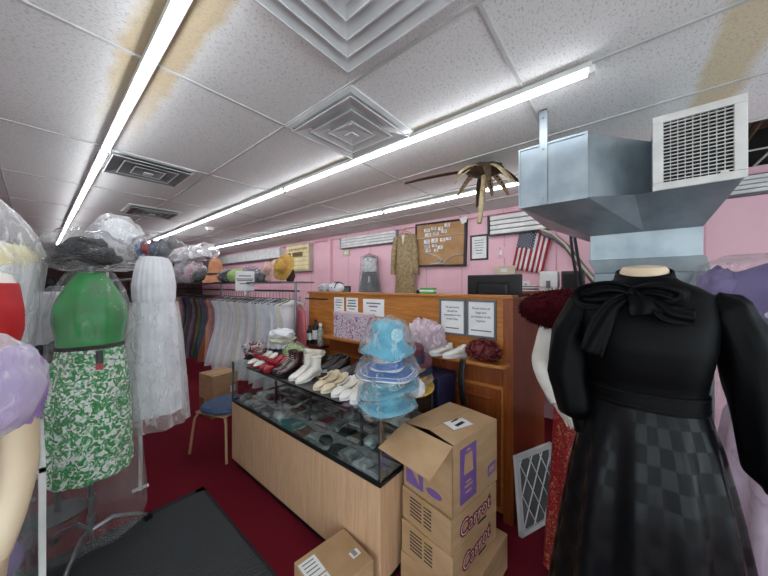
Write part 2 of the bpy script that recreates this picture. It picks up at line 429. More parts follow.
# white band along the top of the right wall, far half
t = MB().box(3.88, 4.0, 6.6, 12.2, 2.33, 2.59).box(3.86, 3.9, 6.6, 12.2, 2.31, 2.335, 1)
struct(t.build('trim_2', [MAT['white_metal'], MAT['ink_grey']], smooth=False))
struct(MB().box(3.94, 4.0, -2.6, 12.2, 2.585, 2.65).build('trim_3', MAT['pink_paint'], smooth=False))
struct(MB().box(3.93, 4.0, 4.72, 4.80, .0, 2.6).build('trim_4', MAT['pink_paint'], smooth=False))

# strip lights under the grid
def strip(x, y0, y1, label):
    t = thing('strip_light', label, 'ceiling light', (x, (y0 + y1) / 2, ZC - .006), 0, 'strip lights along the ceiling')
    l = (y1 - y0) / 2 - .006
    MB().box(-.024, .024, -l, l, -.026, 0).build('housing', MAT['light_housing'], t, smooth=False)
    MB().tube([(0, -l + .02, -.038), (0, l - .02, -.038)], .0135, 10).build('tube', MAT['tube_glow'], t)
    for s in (-1, 1): MB().box(-.022, .022, s * l - .012, s * l + .012, -.054, -.02).build('end_cap', MAT['white_metal'], t, smooth=False)
places = ['nearest', 'second', 'third', 'farthest']
for (x, ys, nm) in ((.325, (.45, 2.9, 5.35, 7.8, 10.3), 'left'), (1.63, (.1, 2.66, 5.1, 7.55, 10.0), 'middle'), (2.96, (.05, 2.45, 4.9, 7.35, 9.8), 'right')):
    for k in range(4):
        strip(x, ys[k], ys[k + 1], f'lit white strip light, {places[k]} of the {nm} row on the ceiling')

# ceiling diffusers
def diffuser(name, label, cx, cy, hs, rings, z=ZC - .004, depth=.05, sq=1.0, step=None):
    t = thing(name, label, 'air vent', (cx, cy, z))
    fl = MB()
    def frame(a0, z0, a1, z1, th=.004):
        pr = [[(s * a0 * 1, u * a0 * sq, z0) for s, u in ((-1, -1), (1, -1), (1, 1), (-1, 1))],
              [(s * a1, u * a1 * sq, z1) for s, u in ((-1, -1), (1, -1), (1, 1), (-1, 1))],
              [(s * a1, u * a1 * sq, z1 + th) for s, u in ((-1, -1), (1, -1), (1, 1), (-1, 1))],
              [(s * a0, u * a0 * sq, z0 + th) for s, u in ((-1, -1), (1, -1), (1, 1), (-1, 1))]]
        fm = MB().loft(pr + [pr[0]], 0, False, False); return fm
    frame(hs, -.006, hs * .9, -.012, .01).build('outer_frame', MAT['vent_grey'], t, smooth=False)
    w = .9 * hs
    vm = MAT['vent_dark' if 'grey' in label else 'vent_grey']
    for k in range(rings):
        a0 = w * (1 - k / (rings + .35)); a2 = w * (1 - (k + 1) / (rings + .35)) + .002
        lm = frame(a0 - .003, -.032, a2, -.006, .003); lm.v += []; lm.build('louvre', vm, t, smooth=False); frame(a0, -.034, a0 - .006, -.034, .004).build('louvre_lip', MAT['vent_grey'], t, smooth=False)
    a = w * .35 / (rings + .35) + .004
    MB().box(-a, a, -a * sq, a * sq, -.045, -.038).build('centre_plate', MAT['vent_grey'], t, smooth=False)
    MB().box(-w, w, -w * sq, w * sq, -.004, 0).build('backing', vm, t, smooth=False)
    return t
diffuser('ceiling_diffuser', 'square white ceiling diffuser with nested louvres beside the middle strip light', 1.32, 1.365, .30, 3)
diffuser('ceiling_diffuser', 'large white ceiling diffuser cut off by the top of the photo', .663, .72, .297, 4)
diffuser('ceiling_vent', 'grey louvred ceiling vent close to the left strip light', .63, 3.22, .29, 3)
diffuser('ceiling_vent', 'small grey louvred ceiling vent farther back between left and middle lights', 1.02, 5.0, .28, 3)
t = thing('smoke_detector', 'small white round detector on the ceiling past the second vent', 'smoke detector', (1.95, 5.6, ZC - .002))
MB().lathe([(.0, -.045), (.05, -.045), (.065, -.02), (.07, 0)], 20).build('body', MAT['white_metal'], t)
MB().lathe([(.0, -.052), (.02, -.052), (.024, -.044)], 12).build('sensor', MAT['ink_grey'], t)

# ================================================================== AIR DUCT
t = thing('air_duct', 'big galvanised metal air duct with a white grille hanging from the ceiling at right', 'air duct', (0, 0, 0))
plan = [(1.90, .49), (1.90, .145), (2.25, -.127), (2.62, -.127), (2.62, .49)]
d = MB().prism([(x, y, 2.10) for x, y in plan], (0, 0, .35))
d.build('side_box', MAT['galv'], t, smooth=False, bevel=.004)
d = MB()
for (a, b_) in (((1.898, .492), (1.898, .482)), ((1.898, .155), (1.898, .143))):
    d.box(1.894, 1.902, b_[1], a[1], 2.098, 2.452)
d.box(1.893, 1.905, .145, .49, 2.445, 2.456).box(1.893, 1.905, .145, .49, 2.095, 2.106)
d.build('seam', MAT['galv'], t, smooth=False)
MB().box(2.0, 2.62, -.415, -.125, 2.105, 2.462).build('grille_collar', MAT['galv'], t, smooth=False, bevel=.003)
# hopper
top = [(1.90, .49), (1.90, .145), (2.02, -.05), (1.995, -.42), (2.70, -.42), (2.70, .49)]
bot = [(2.28, .16), (2.28, .05), (2.28, -.1), (2.28, -.335), (2.70, -.335), (2.70, .16)]
d = MB().loft([[(x, y, 2.103) for x, y in top], [(x, y, 1.94) for x, y in bot]])
d.build('hopper', MAT['galv'], t, smooth=False, bevel=.003)
MB().box(2.28, 2.70, -.335, .16, 1.78, 1.945).build('neck', MAT['galv'], t, smooth=False, bevel=.003)
MB().loft([[(2.27, -.345, 1.785), (2.71, -.345, 1.785), (2.71, .17, 1.785), (2.27, .17, 1.785)], [(2.25, -.36, 1.70), (2.71, -.36, 1.70), (2.71, .13, 1.70), (2.25, .13, 1.70)]]).build('flange', MAT['galv'], t, smooth=False, bevel=.003)
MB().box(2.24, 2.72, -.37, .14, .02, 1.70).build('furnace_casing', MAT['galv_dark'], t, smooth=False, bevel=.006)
d = MB().box(1.888, 1.896, .335, .375, 2.1, 2.65).box(1.888, 1.93, .335, .375, 2.642, 2.65)
d.build('hanger_strap', MAT['galv'], t, smooth=False)
d = MB()
for z in (2.13, 2.42, 2.6): d.lathe([(0, 0), (.006, 0), (.006, .004), (0, .004)], 8, mat=Matrix.Translation((1.886, .355, z)) @ Matrix.Rotation(-PI / 2, 4, 'Y'))
d.build('screw', MAT['steel_rail'], t)
g = MB()
y0, y1, z0, z1 = -.425, -.118, 2.098, 2.468
g.box(1.985, 2.0, y0, y1, z0, z0 + .036).box(1.985, 2.0, y0, y1, z1 - .036, z1).box(1.985, 2.0, y0, y0 + .04, z0 + .036, z1 - .036).box(1.985, 2.0, y1 - .04, y1, z0 + .036, z1 - .036)
gf = g.build('grille', MAT['grille_white'], t, smooth=False, bevel=.003)
MB().box(1.998, 2.004, y0 + .03, y1 - .03, z0 + .03, z1 - .03).build('dark_backing', MAT['dark_gap'], gf, smooth=False)
g = MB()
for k in range(17):
    z = z0 + .045 + k * .0172
    g.box(1.988, 1.997, y0 + .035, y1 - .035, z, z + .0035)
for k in range(1, 9):
    y = y0 + .04 + k * (y1 - y0 - .08) / 9
    g.box(1.992, 1.998, y - .0012, y + .0012, z0 + .03, z1 - .03)
g.build('louvre_bars', MAT['grille_white'], gf, smooth=False)
MB().box(1.982, 1.988, -.37, -.345, z0 + .034, z0 + .044).build('damper_lever', MAT['grille_white'], gf, smooth=False)

# ================================================================== FLOOR MAT
f = MB().box(-.62, .84, .2, 2.55, .001, .009)
f.box(.80, .86, .2, 2.60, .001, .006, 1).box(-.62, .86, 2.54, 2.60, .001, .006, 1)
tag(f.build('floor_mat', [MAT['mat_rubber'], MAT['dark_cloth']], smooth=False), 'charcoal ribbed entrance mat lying on the dark red carpet', 'floor mat')

# ================================================================== SHOWCASE COUNTER
CX0, CX1, CY0, CY1, CZ0, CZ1 = 1.13, 1.68, .96, 2.72, .58, .945
t = thing('display_counter', 'long shop counter with pale wood front and glass display top', 'display counter', (0, 0, 0))
MB().box(CX0, CX1, CY0, CY1, .065, CZ0).build('body', MAT['case_veneer'], t, smooth=False, bevel=.002)
MB().box(CX0 + .03, CX1 - .02, CY0 + .02, CY1 - .02, 0, .065).build('plinth', MAT['toe_kick'], t, smooth=False)
d = MB().box(CX0 - .004, CX0 + .012, CY0, CY1, CZ0, CZ0 + .018).box(CX0, CX1, CY0 - .004, CY0 + .012, CZ0, CZ0 + .018).box(CX0, CX1, CY1 - .012, CY1, CZ0, CZ0 + .018)
d.build('base_rail', MAT['black_plastic'], t, smooth=False)
MB().box(CX0 + .002, CX0 + .008, CY0 + .01, CY1 - .01, CZ0 + .016, CZ1 - .012).build('front_glass', MAT['case_glass'], t, smooth=False)
for y in (CY0 + .002, CY1 - .008): MB().box(CX0 + .01, CX1 - .02, y, y + .006, CZ0 + .016, CZ1 - .012).build('end_glass', MAT['case_glass'], t, smooth=False)
MB().box(CX0 + .19, CX1, CY0, CY1, CZ1 - .012, CZ1).build('top_glass', MAT['case_glass'], t, smooth=False)
MB().box(CX0 - .006, CX0 + .19, CY0 + .3, CY1 - .3, CZ1 - .014, CZ1).build('black_top_panel', MAT['black_gloss'], t, smooth=False)
for (ya, yb) in ((CY0, CY0 + .3), (CY1 - .3, CY1)): MB().box(CX0 - .006, CX0 + .19, ya, yb, CZ1 - .012, CZ1).build('top_glass', MAT['case_glass'], t, smooth=False)
for (x, y) in ((CX0 + .006, CY0 + .006), (CX0 + .006, CY1 - .006), (CX1 - .01, CY0 + .006), (CX1 - .01, CY1 - .006)):
    MB().box(x - .006, x + .006, y - .006, y + .006, CZ0 + .01, CZ1 - .01).build('corner_post', MAT['chrome'], t, smooth=False)
MB().box(CX1 - .02, CX1, CY0 + .01, CY1 - .01, CZ0, CZ1 - .012).build('back_panel', MAT['dark_gap'], t, smooth=False)
MB().box(CX0 + .012, CX1 - .02, CY0 + .012, CY1 - .012, CZ0, CZ0 + .0008).build('case_floor', MAT['white_pack'], t, smooth=False)
MB().box(CX0 + .2, CX1 - .03, CY0 + .03, CY1 - .03, .765, .771).build('shelf', MAT['case_glass'], t, smooth=False)
for y in (1.3, 1.85, 2.35): MB().box(CX0 + .215, CX0 + .23, y, y + .015, CZ0, .93).build('shelf_upright', MAT['black_plastic'], t, smooth=False)

# packets inside the case, each its own thing
def packet_mb(kind, k):
    r = random.Random(k); m = MB()
    if kind == 0:      # flat sock packet: soft pillow
        
        rg = []
        for z, s in ((0, .93), (.004, 1.0), (.011, .97), (.017, .82), (.019, .4)):
            rg.append([(.056 * s * math.copysign(abs(math.cos(a)) ** .35, math.cos(a)) * (1 + .03 * math.sin(5 * a + k)), .085 * s * math.copysign(abs(math.sin(a)) ** .35, math.sin(a)), z + (.004 * math.sin(3 * a + k) * (z > .01))) for a in [2 * PI * j / 28 for j in range(28)]])
        m.loft(rg)
    elif kind == 1:    # box
        m.box(-.05, .05, -.075, .075, 0, .028)
    else:              # rolled pair
        m.blob((0, 0, .024), (.042, .07, .026), .3, 3, k, 16, 8, 0, flat=-.022)
    return m
PK = {}
for kind in range(3):
    for col in ('grey', 'dark', 'white', 'brown', 'teal', 'red', 'pink'):
        PK[kind, col] = None
words = {0: ('flat_packet', 'flat {} clothing packet'), 1: ('small_box', 'small {} carton'), 2: ('rolled_socks', 'rolled {} sock pair')}
cname = dict(grey='grey', dark='charcoal', white='clear white', brown='brown', teal='teal', red='red', pink='pink')
seq = ['grey', 'white', 'grey', 'dark', 'grey', 'white', 'brown', 'grey', 'dark', 'white', 'grey', 'dark']
nrow = 15; idx = 0
special = {(0, 8): 'teal', (0, 7): 'teal', (1, 6): 'red', (1, 9): 'brown', (3, 9): 'teal', (3, 4): 'pink'}
count = {}
for row, (x, z, n, gap) in enumerate(((CX0 + .085, CZ0 + .001, 15, .113), (CX0 + .27, CZ0 + .001, 15, .113), (CX0 + .43, CZ0 + .001, 14, .118), (CX0 + .31, .772, 13, .125), (CX0 + .44, .772, 13, .125))):
    for i in range(n):
        col = special.get((row, i), seq[(i * 5 + row * 3) % len(seq)])
        kind = (0, 0, 1, 0, 2)[(i + row * 2) % 5]
        nm, ph = words[kind]
        y = CY0 + .085 + i * gap
        where = ('front row in the glass counter', 'middle row in the glass counter', 'back row in the glass counter', 'front row on the counter glass shelf', 'back row on the counter glass shelf')[row]
        lab = f'{nth((nm, col, row))} {ph.format(cname[col])} from the right, {where}'
        grp = f'{cname[col]} {nm.replace("_", " ")}s row {row}'
        if PK[kind, col] is None:
            o = packet_mb(kind, i).build(nm, MAT[col + '_pack']); PK[kind, col] = o
            if kind == 0: MB().box(-.05, .05, .052, .082, .010, .0205).build('header_card', MAT['white_pack' if col != 'white' else 'grey_pack'], o, smooth=False)
            if kind == 1: MB().box(-.04, .04, -.03, .03, .028, .0288).build('front_label', MAT['white_pack' if col != 'white' else 'brown_pack'], o, smooth=False)
            tag(o, lab, 'packet', 'merchandise in the glass counter')
            o.location = (x, y, z)
        else:
            o = dup(PK[kind, col], (x, y, z), 0, lab, 'merchandise in the glass counter')
        o.rotation_euler = (rnd.uniform(-.02, .02), rnd.uniform(-.02, .02), rnd.uniform(-.14, .14))
        sc = rnd.uniform(.9, 1.05); o.scale = (sc * 1.0, .84 * sc, sc * 1.2)
        o.rotation_euler.z += PI / 2 * (rnd.random() < .35)

# ================================================================== WOOD RECEPTION UNIT
t = thing('reception_counter', 'tall orange-brown wooden reception counter with panelled front behind the glass case', 'reception counter', (0, 0, 0))
PX = 2.05
MB().box(PX, PX + .09, .60, 2.84, .05, 1.535).build('front_panel', MAT['cherry_top'], t, smooth=False)
MB().box(PX - .015, PX + .12, .565, 2.86, 1.535, 1.555).build('top_cap', MAT['cherry_top'], t, smooth=False, bevel=.004)
MB().box(PX - .006, 3.05, .565, .60, .0, 1.535).build('side_panel', MAT['cherry'], t, smooth=False, bevel=.002)
MB().box(PX - .008, PX + .02, .563, .63, 0, 1.53).build('corner_stile', MAT['cherry'], t, smooth=False, bevel=.003)
# ledge with a rounded end
ol = [(PX, 2.45), (1.915, 2.45)]
for k in range(7):
    a = PI + k * PI / 2 / 6
    ol.append((1.975 + .06 * math.cos(a), .62 + .06 * math.sin(a) + .02))
ol += [(PX, .58)]
MB().prism([(x, y, 1.075) for x, y in ol], (0, 0, .028)).build('ledge', MAT['cherry_top'], t, bevel=.006, auto=30)
MB().box(PX - .02, PX, .63, 2.45, .93, 1.06).build('apron', MAT['cherry'], t, smooth=False, bevel=.003)
def door(y0, y1, z0, z1, nm, knob):
    d = MB().box(PX - .022, PX, y0, y1, z0, z1); o = d.build(nm, MAT['cherry'], t, smooth=False, bevel=.003)
    a = .055
    d = MB().loft([[(PX - .022, y0 + a, z0 + a), (PX - .022, y1 - a, z0 + a), (PX - .022, y1 - a, z1 - a), (PX - .022, y0 + a, z1 - a)],
                   [(PX - .034, y0 + a + .012, z0 + a + .012), (PX - .034, y1 - a - .012, z0 + a + .012), (PX - .034, y1 - a - .012, z1 - a - .012), (PX - .034, y0 + a + .012, z1 - a - .012)],
                   [(PX - .026, y0 + a + .03, z0 + a + .03), (PX - .026, y1 - a - .03, z0 + a + .03), (PX - .026, y1 - a - .03, z1 - a - .03), (PX - .026, y0 + a + .03, z1 - a - .03)]])
    d.build('raised_panel', MAT['cherry'], o, smooth=False)
    return o
for (y0, y1) in ((.645, 1.06), (1.075, 1.49), (1.505, 1.92), (1.935, 2.35)):
    door(y0, y1, .10, .90, 'door', True)
for y in (1.05, 1.9): MB().prism([(PX, y, 1.075), (1.95, y, 1.075), (PX, y, .93)], (0, .025, 0)).build('bracket', MAT['cherry'], t, smooth=False)
MB().box(PX + .09, 2.75, .60, 2.84, 1.0, 1.03).build('worktop', MAT['cherry_top'], t, smooth=False)
MB().box(PX - .14, PX, 2.46, 2.90, .955, .975).build('side_shelf', MAT['cherry_dark'], t, smooth=False)
d = MB().tube([(PX - .05, 2.49, 1.475), (PX - .05, 2.84, 1.475)], .008, 8)
for y in (2.5, 2.83): d.tube([(PX - .05, y, 1.475), (PX + .002, y, 1.475)], .007, 6)
d.build('rail', MAT['black_plastic'], t)

# notices fixed to its front
NEG = (0, -1, 0); UP = (0, 0, 1)
def notice(name, label, cat, x, y0, y1, z0, z1, lines, frame=None, fmat='ink_grey', size=.022):
    """y1 is the left edge as seen"""
    t = thing(name, label, cat, (x, (y0 + y1) / 2, (z0 + z1) / 2))
    w = (y1 - y0) / 2; h = (z1 - z0) / 2
    if frame:
        d = MB().box(-.012, 0, -w, w, -h, -h + frame).box(-.012, 0, -w, w, h - frame, h).box(-.012, 0, -w, -w + frame, -h + frame, h - frame).box(-.012, 0, w - frame, w, -h + frame, h - frame)
        d.build('frame', MAT[fmat], t, smooth=False, bevel=.002)
    MB().box(-.006, -.001, -w + (frame or 0), w - (frame or 0), -h + (frame or 0), h - (frame or 0)).build('paper', MAT['paper'], t, smooth=False)
    for (zz, wd, s) in lines:
        if isinstance(s, str):
            text(s, size, MAT['ink'], t, basis(NEG, UP, (-.0066, 0, zz)), 'lettering')
        else:
            MB().box(-.0075, -.006, -wd / 2, wd / 2, zz - s / 2, zz + s / 2).build('printed_line', MAT['ink_grey'], t, smooth=False)
    return t
notice('framed_notice', 'framed white notice reading all garments should be inspected, on the wooden counter', 'notice', PX - .002, .898, 1.118, 1.245, 1.520,
       [(.075, 0, 'All garments'), (.045, 0, 'should be'), (.015, 0, 'inspected in the'), (-.015, 0, 'rental Dep.'), (-.085, .11, .008)], .016)
notice('framed_notice', 'framed white notice reading please leave all bags, on the wooden counter', 'notice', PX - .002, .675, .893, 1.245, 1.520,
       [(.075, 0, 'Please leave all'), (.045, 0, 'bags and'), (.015, 0, 'purchases at the'), (-.015, 0, 'register.'), (-.085, .15, .008)], .016)
notice('paper_notice', 'narrow white paper notice, leftmost on the wooden counter', 'notice', PX - .002, 2.235, 2.385, 1.345, 1.5, [(.05, .10, .008), (.025, .11, .01), (-.005, .10, .008), (-.03, .06, .006)])
notice('paper_notice', 'white paper notice with bold lines, second from left on the wooden counter', 'notice', PX - .002, 2.03, 2.195, 1.345, 1.5, [(.05, .12, .012), (.022, .11, .012), (-.006, .13, .014), (-.035, .09, .01)])
notice('paper_notice', 'wide white paper notice taped above the pink floral box', 'notice', PX - .002, 1.69, 1.955, 1.335, 1.495, [(.04, .18, .012), (.01, .11, .012), (-.03, .08, .008)])

# ================================================================== CARTONS
def rotz(a, loc): return Matrix.Translation(loc) @ Matrix.Rotation(a, 4, 'Z')
def carton_print(t, kind, w, d, h):
    """front is -Y, left is -X of the carton"""
    fr = lambda x, z: basis((1, 0, 0), UP, (x, -d / 2 - .0012, z))
    lf = lambda y, z: basis(NEG, UP, (-w / 2 - .0012, y, z))
    if kind == 'carrot':
        o = text('Carrot', .105, MAT['ink_red'], t, basis((1, 0, .1), (-.1, 0, 1), (.0, -d / 2 - .0008, h * .50)), 'printed_logo', sx=.95, shear=.15, off=.0075)
        text('Carrot', .105, MAT['ink_pale'], o, basis((1, 0, .1), (-.1, 0, 1), (.0, -d / 2 - .0016, h * .50)) , 'logo_fill', sx=.95, shear=.15, off=-.003)
        MB().box(.02, .10, -d / 2 - .0012, -d / 2, h * .16, h * .23).build('printed_line', MAT['ink'], t, smooth=False)
        for r in range(6):
            z = h * .82 - r * h * .11
            MB().box(-w / 2 - .0012, -w / 2, .02, .10, z - .004, z + .003).box(-w / 2 - .0012, -w / 2, -.045, .005, z - .004, z + .003).build('printed_line', MAT['ink'], t, smooth=False)
SX, SY, SR = 1.472, .735, R(-9)
def plain_carton(label, w, d, h, loc, rz, mat, kind=None, group=None, seam=True):
    t = thing('cardboard_box', label, 'cardboard box', loc, rz, group)
    MB().box(-w / 2, w / 2, -d / 2, d / 2, 0, h).build('body', MAT[mat], t, smooth=False, bevel=.003)
    if seam: MB().box(-w / 2 - .001, w / 2 + .001, -.022, .022, h - .05, h + .001).build('tape', MAT['tape'], t, smooth=False)
    if kind: carton_print(t, kind, w, d, h)
    return t
plain_carton('lowest and widest brown cardboard box of the stack by the counter', .50, .38, .195, (SX + .02, SY - .02, 0), R(-4), 'cardboard', None, 'cartons stacked by the counter')
plain_carton('shallow carton with a dark red logo, third from the top of the stack', .44, .32, .166, (SX - .01, SY, .196), R(-7), 'cardboard', 'carrot', 'cartons stacked by the counter')
plain_carton('shallow carton with a dark red logo directly under the open-flap carton', .42, .32, .166, (SX - .012, SY, .363), R(-10), 'cardboard', 'carrot', 'cartons stacked by the counter')
# top carton with one flap open
t = thing('cardboard_box', 'large brown carton with purple print and one open flap, top of the stack', 'cardboard box', (SX, SY, .53), SR, 'cartons stacked by the counter')
w, d, h = .42, .32, .335
b_ = MB().box(-w / 2, w / 2, -d / 2, -d / 2 + .005, 0, h).box(-w / 2, w / 2, d / 2 - .005, d / 2, 0, h).box(-w / 2, -w / 2 + .005, -d / 2, d / 2, 0, h).box(w / 2 - .005, w / 2, -d / 2, d / 2, 0, h).box(-w / 2, w / 2, -d / 2, d / 2, 0, .005)
b_.build('body', MAT['cardboard'], t, smooth=False)
fl = MB().prism([(-w / 2, -d / 2, h), (-w / 2, d / 2, h), (-w / 2 - .175, d / 2 + .01, h - .075), (-w / 2 - .175, -d / 2 - .01, h - .075)], (.002, 0, .005))
fl.build('open_flap', MAT['cardboard'], t, smooth=False)
MB().prism([(-w / 2 + .012, -d / 2, h + .001), (w / 2, -d / 2, h + .001), (w / 2, .002, h + .004), (-w / 2 + .03, .002, h + .012)], (0, 0, .005)).build('closed_flap', MAT['cardboard'], t, smooth=False)
MB().prism([(-w / 2 + .012, d / 2, h + .001), (-w / 2 + .03, .004, h + .012), (w / 2, .004, h + .004), (w / 2, d / 2, h + .001)], (0, 0, .005)).build('closed_flap', MAT['cardboard'], t, smooth=False)
MB().prism([(w / 2 - .001, -d / 2, h), (w / 2 - .001, d / 2, h), (w / 2 - .15, d / 2 - .03, h - .002), (w / 2 - .15, -d / 2 + .03, h - .002)], (0, 0, .004)).build('inner_flap', MAT['cardboard'], t, smooth=False)
lb = MB().prism([(-.09, -.085, h + .0142), (.05, -.11, h + .0092), (.07, -.03, h + .0098), (-.07, .0, h + .016)], (0, 0, .0012)).build('shipping_label', MAT['paper'], t, smooth=False)
bm_ = MB()
for k in range(9): bm_.box(-.045 + k * .008, -.045 + k * .008 + .003, -.075, -.055, h + .0135, h + .0165)
bm_.box(-.03, .03, -.028, -.02, h + .0135, h + .0165).build('barcode', MAT['ink'], lb, smooth=False)
pn = MB().box(-.150, -.005, -d / 2 - .0012, -d / 2, .03, .30).build('printed_panel', MAT['ink_purple'], t, smooth=False)
gx = [(-.12, .165), (-.035, .165), (-.046, .262), (-.109, .262)]
MB().prism([(x, -d / 2 - .0013, z) for x, z in gx], (0, -.0008, 0)).build('garment_mark', MAT['cardboard'], pn, smooth=False)
for z, wd in ((.28, .03), (.125, .045), (.105, .07), (.075, .05)):
    MB().box(-.077 - wd / 2, -.077 + wd / 2, -d / 2 - .002, -d / 2 - .001, z - .005, z + .004).build('printed_line', MAT['cardboard_pale'], pn, smooth=False)
e = MB().prism([(.11, -d / 2, .055), (.19, -d / 2, .065), (.19, -d / 2, .125), (.11, -d / 2, .115)], (0, -.0012, 0)).build('printed_mark', MAT['ink_purple'], t, smooth=False)
MB().prism([(.125, -d / 2 - .001, .075), (.175, -d / 2 - .001, .08), (.175, -d / 2 - .001, .105), (.125, -d / 2 - .001, .1)], (0, -.0012, 0)).build('mark_outline', MAT['cardboard'], e, smooth=False)
e = MB().box(-w / 2 - .0012, -w / 2, .02, .14, .03, .14).build('printed_mark', MAT['ink_purple'], t, smooth=False)
MB().prism([(-w / 2 - .001, .11, .125), (-w / 2 - .001, .045, .05), (-w / 2 - .001, .06, .125)], (-.0012, 0, 0)).build('mark_outline', MAT['cardboard'], e, smooth=False)
ov = [(-w / 2, -.05 + .05 * math.cos(k * PI / 8), .06 + .02 * math.sin(k * PI / 8)) for k in range(16)]
e = MB().prism(ov, (-.0012, 0, 0)).build('printed_mark', MAT['ink_purple'], t, smooth=False)
# low carton by the counter front
t = plain_carton('small brown carton with white shipping labels in front of the counter', .30, .26, .24, (.955, 1.115, 0), R(-7), 'cardboard', None, None, False)
for (x0, x1, y0, y1) in ((-.145, -.055, -.01, .10), (-.145, -.055, -.12, -.02), (.075, .125, -.06, -.02)):
    q = MB().box(x0, x1, y0, y1, .24, .2412).build('shipping_label', MAT['paper'], t, smooth=False)
    l = MB()
    for k in range(4): l.box(x0 + .012, x1 - .015, y0 + (y1 - y0) * (.2 + .2 * k), y0 + (y1 - y0) * (.2 + .2 * k) + .006, .241, .2416)
    l.build('printed_line', MAT['ink_grey'], q, smooth=False)
# cartons behind the chair
plain_carton('brown cardboard box on the floor behind the blue chair, lower one', .32, .32, .22, (1.50, 4.0, 0), R(5), 'cardboard_dark', None, 'cartons under the long rack')
t = plain_carton('brown cardboard box with a white label behind the blue chair, upper one', .32, .32, .30, (1.50, 4.0, .22), R(8), 'cardboard', None, 'cartons under the long rack')
MB().box(.06, .13, -.1615, -.16, .05, .13).build('shipping_label', MAT['paper'], t, smooth=False)
t = thing('storage_box', 'navy blue storage box wedged between the glass counter and wooden counter', 'storage box', (1.86, 1.12, 0))
MB().box(-.12, .14, -.16, .18, 0, .96).build('body', MAT['navy'], t, smooth=False, bevel=.006)
MB().box(-.123, .143, -.163, .183, .90, .985).build('lid', MAT['navy'], t, smooth=False, bevel=.006)
MB().box(-.1225, -.12, -.08, .06, .78, .85).build('label_patch', MAT['grey_pack'], t, smooth=False)

# ================================================================== CHAIR
t = thing('stool', 'low stool with blue padded seat and tan legs at the end of the counter', 'stool', (1.22, 3.06, 0), R(20))
MB().loft([[(.2 * r * math.cos(a) * (1 + .12 * abs(math.sin(2 * a))), .2 * r * math.sin(a) * (1 + .12 * abs(math.sin(2 * a))), z) for a in [2 * PI * k / 32 for k in range(32)]] for r, z in ((.9, .41), (1.0, .42), (1.02, .44), (.95, .462), (.6, .468), (.1, .466))]).build('seat', MAT['seat_blue'], t)
MB().box(-.19, .19, -.19, .19, .395, .412).build('seat_pan', MAT['chair_wood'], t, bevel=.02)
for sx in (-1, 1):
    for sy in (-1, 1):
        MB().tube([(sx * .15, sy * .12, .40), (sx * .17, sy * .17, .39), (sx * .185, sy * .20, .34), (sx * .21, sy * .235, .005)], .0115, 8).build('leg', MAT['chair_wood'], t)
# ================================================================== CLOTHES AND MANNEQUINS
def rings(spec, n=48, nf=0, seed=0, rot=0, pw=2.0):
    """spec: (z, rx, ry, cx, cy, fold)"""
    out = []
    for s in spec:
        z, rx, ry = s[:3]; cx = s[3] if len(s) > 3 else 0; cy = s[4] if len(s) > 4 else 0; fo = s[5] if len(s) > 5 else 0
        ring = []
        for k in range(n):
            a = 2 * PI * k / n
            c_, s_ = math.cos(a), math.sin(a)
            e = 2 / pw
            x = math.copysign(abs(c_) ** e, c_); y = math.copysign(abs(s_) ** e, s_)
            f = 1 + fo * (math.sin(nf * a + seed) + .5 * math.sin((nf * 1.0 // 2 + 1) * a + seed * 2.1))
            ring.append(Vector((cx + rx * x * f, cy + ry * y * f, z)))
        out.append(ring)
    return out
def refine(spec, k=3):
    o = []
    for a, b_ in zip(spec, spec[1:]):
        a = list(a) + [0] * (6 - len(a)); b_ = list(b_) + [0] * (6 - len(b_))
        for i in range(k):
            t = i / k; t2 = t
            o.append(tuple(x + (y - x) * t2 for x, y in zip(a, b_)))
    o.append(tuple(list(spec[-1]) + [0] * (6 - len(spec[-1]))))
    return o
def face_rot(x, y, turn=0):
    """rotation that turns local -Y towards the camera spot"""
    return math.atan2(y, x) - PI / 2 + turn
def hand(mb, wrist, dirv, side, m=0, s=1.0):
    """palm with five bent fingers; dirv points from the wrist to the fingertips, side points across to the thumb"""
    W = Vector(wrist); D = Vector(dirv).normalized(); T = (Vector(side) - D * Vector(side).dot(D)).normalized(); N = D.cross(T)
    mb.loft([[W + D * l * s + T * (a * w * s) + N * (b_ * h * s) for a, b_ in ((1, .3), (.6, 1), (-.6, 1), (-1, .3), (-1, -.3), (-.6, -1), (.6, -1), (1, -.3))]
             for l, w, h in ((-.02, .026, .019), (.015, .031, .017), (.05, .040, .016), (.085, .041, .013), (.095, .036, .009))], m)
    for i, (o, L_) in enumerate(((.030, .070), (.010, .080), (-.010, .074), (-.029, .058))):
        b0 = W + D * .082 * s + T * o * s
        p1 = b0 + (D * L_ * .45 + T * o * .12) * s; p2 = p1 + (D * L_ * .33 + N * L_ * .14) * s; p3 = p2 + (D * L_ * .22 + N * L_ * .16) * s
        mb.tube([b0 - D * .015 * s, b0, p1, p2, p3], [.0085 * s, .0095 * s, .0085 * s, .0078 * s, .005 * s], 8, m)
    b0 = W + D * .028 * s + T * .028 * s
    p1 = b0 + (D * .035 + T * .026) * s; p2 = p1 + (D * .030 + T * .006 + N * .006) * s
    mb.tube([b0 - T * .012 * s, b0, p1, p2], [.011 * s, .012 * s, .0105 * s, .007 * s], 8, m)

# ---- black dress on a mannequin
bx, by = 1.30, -.055
t = thing('dress_mannequin', 'white mannequin in a long black satin dress with puff sleeves and neck bow', 'mannequin', (bx, by, 0), R(-90))
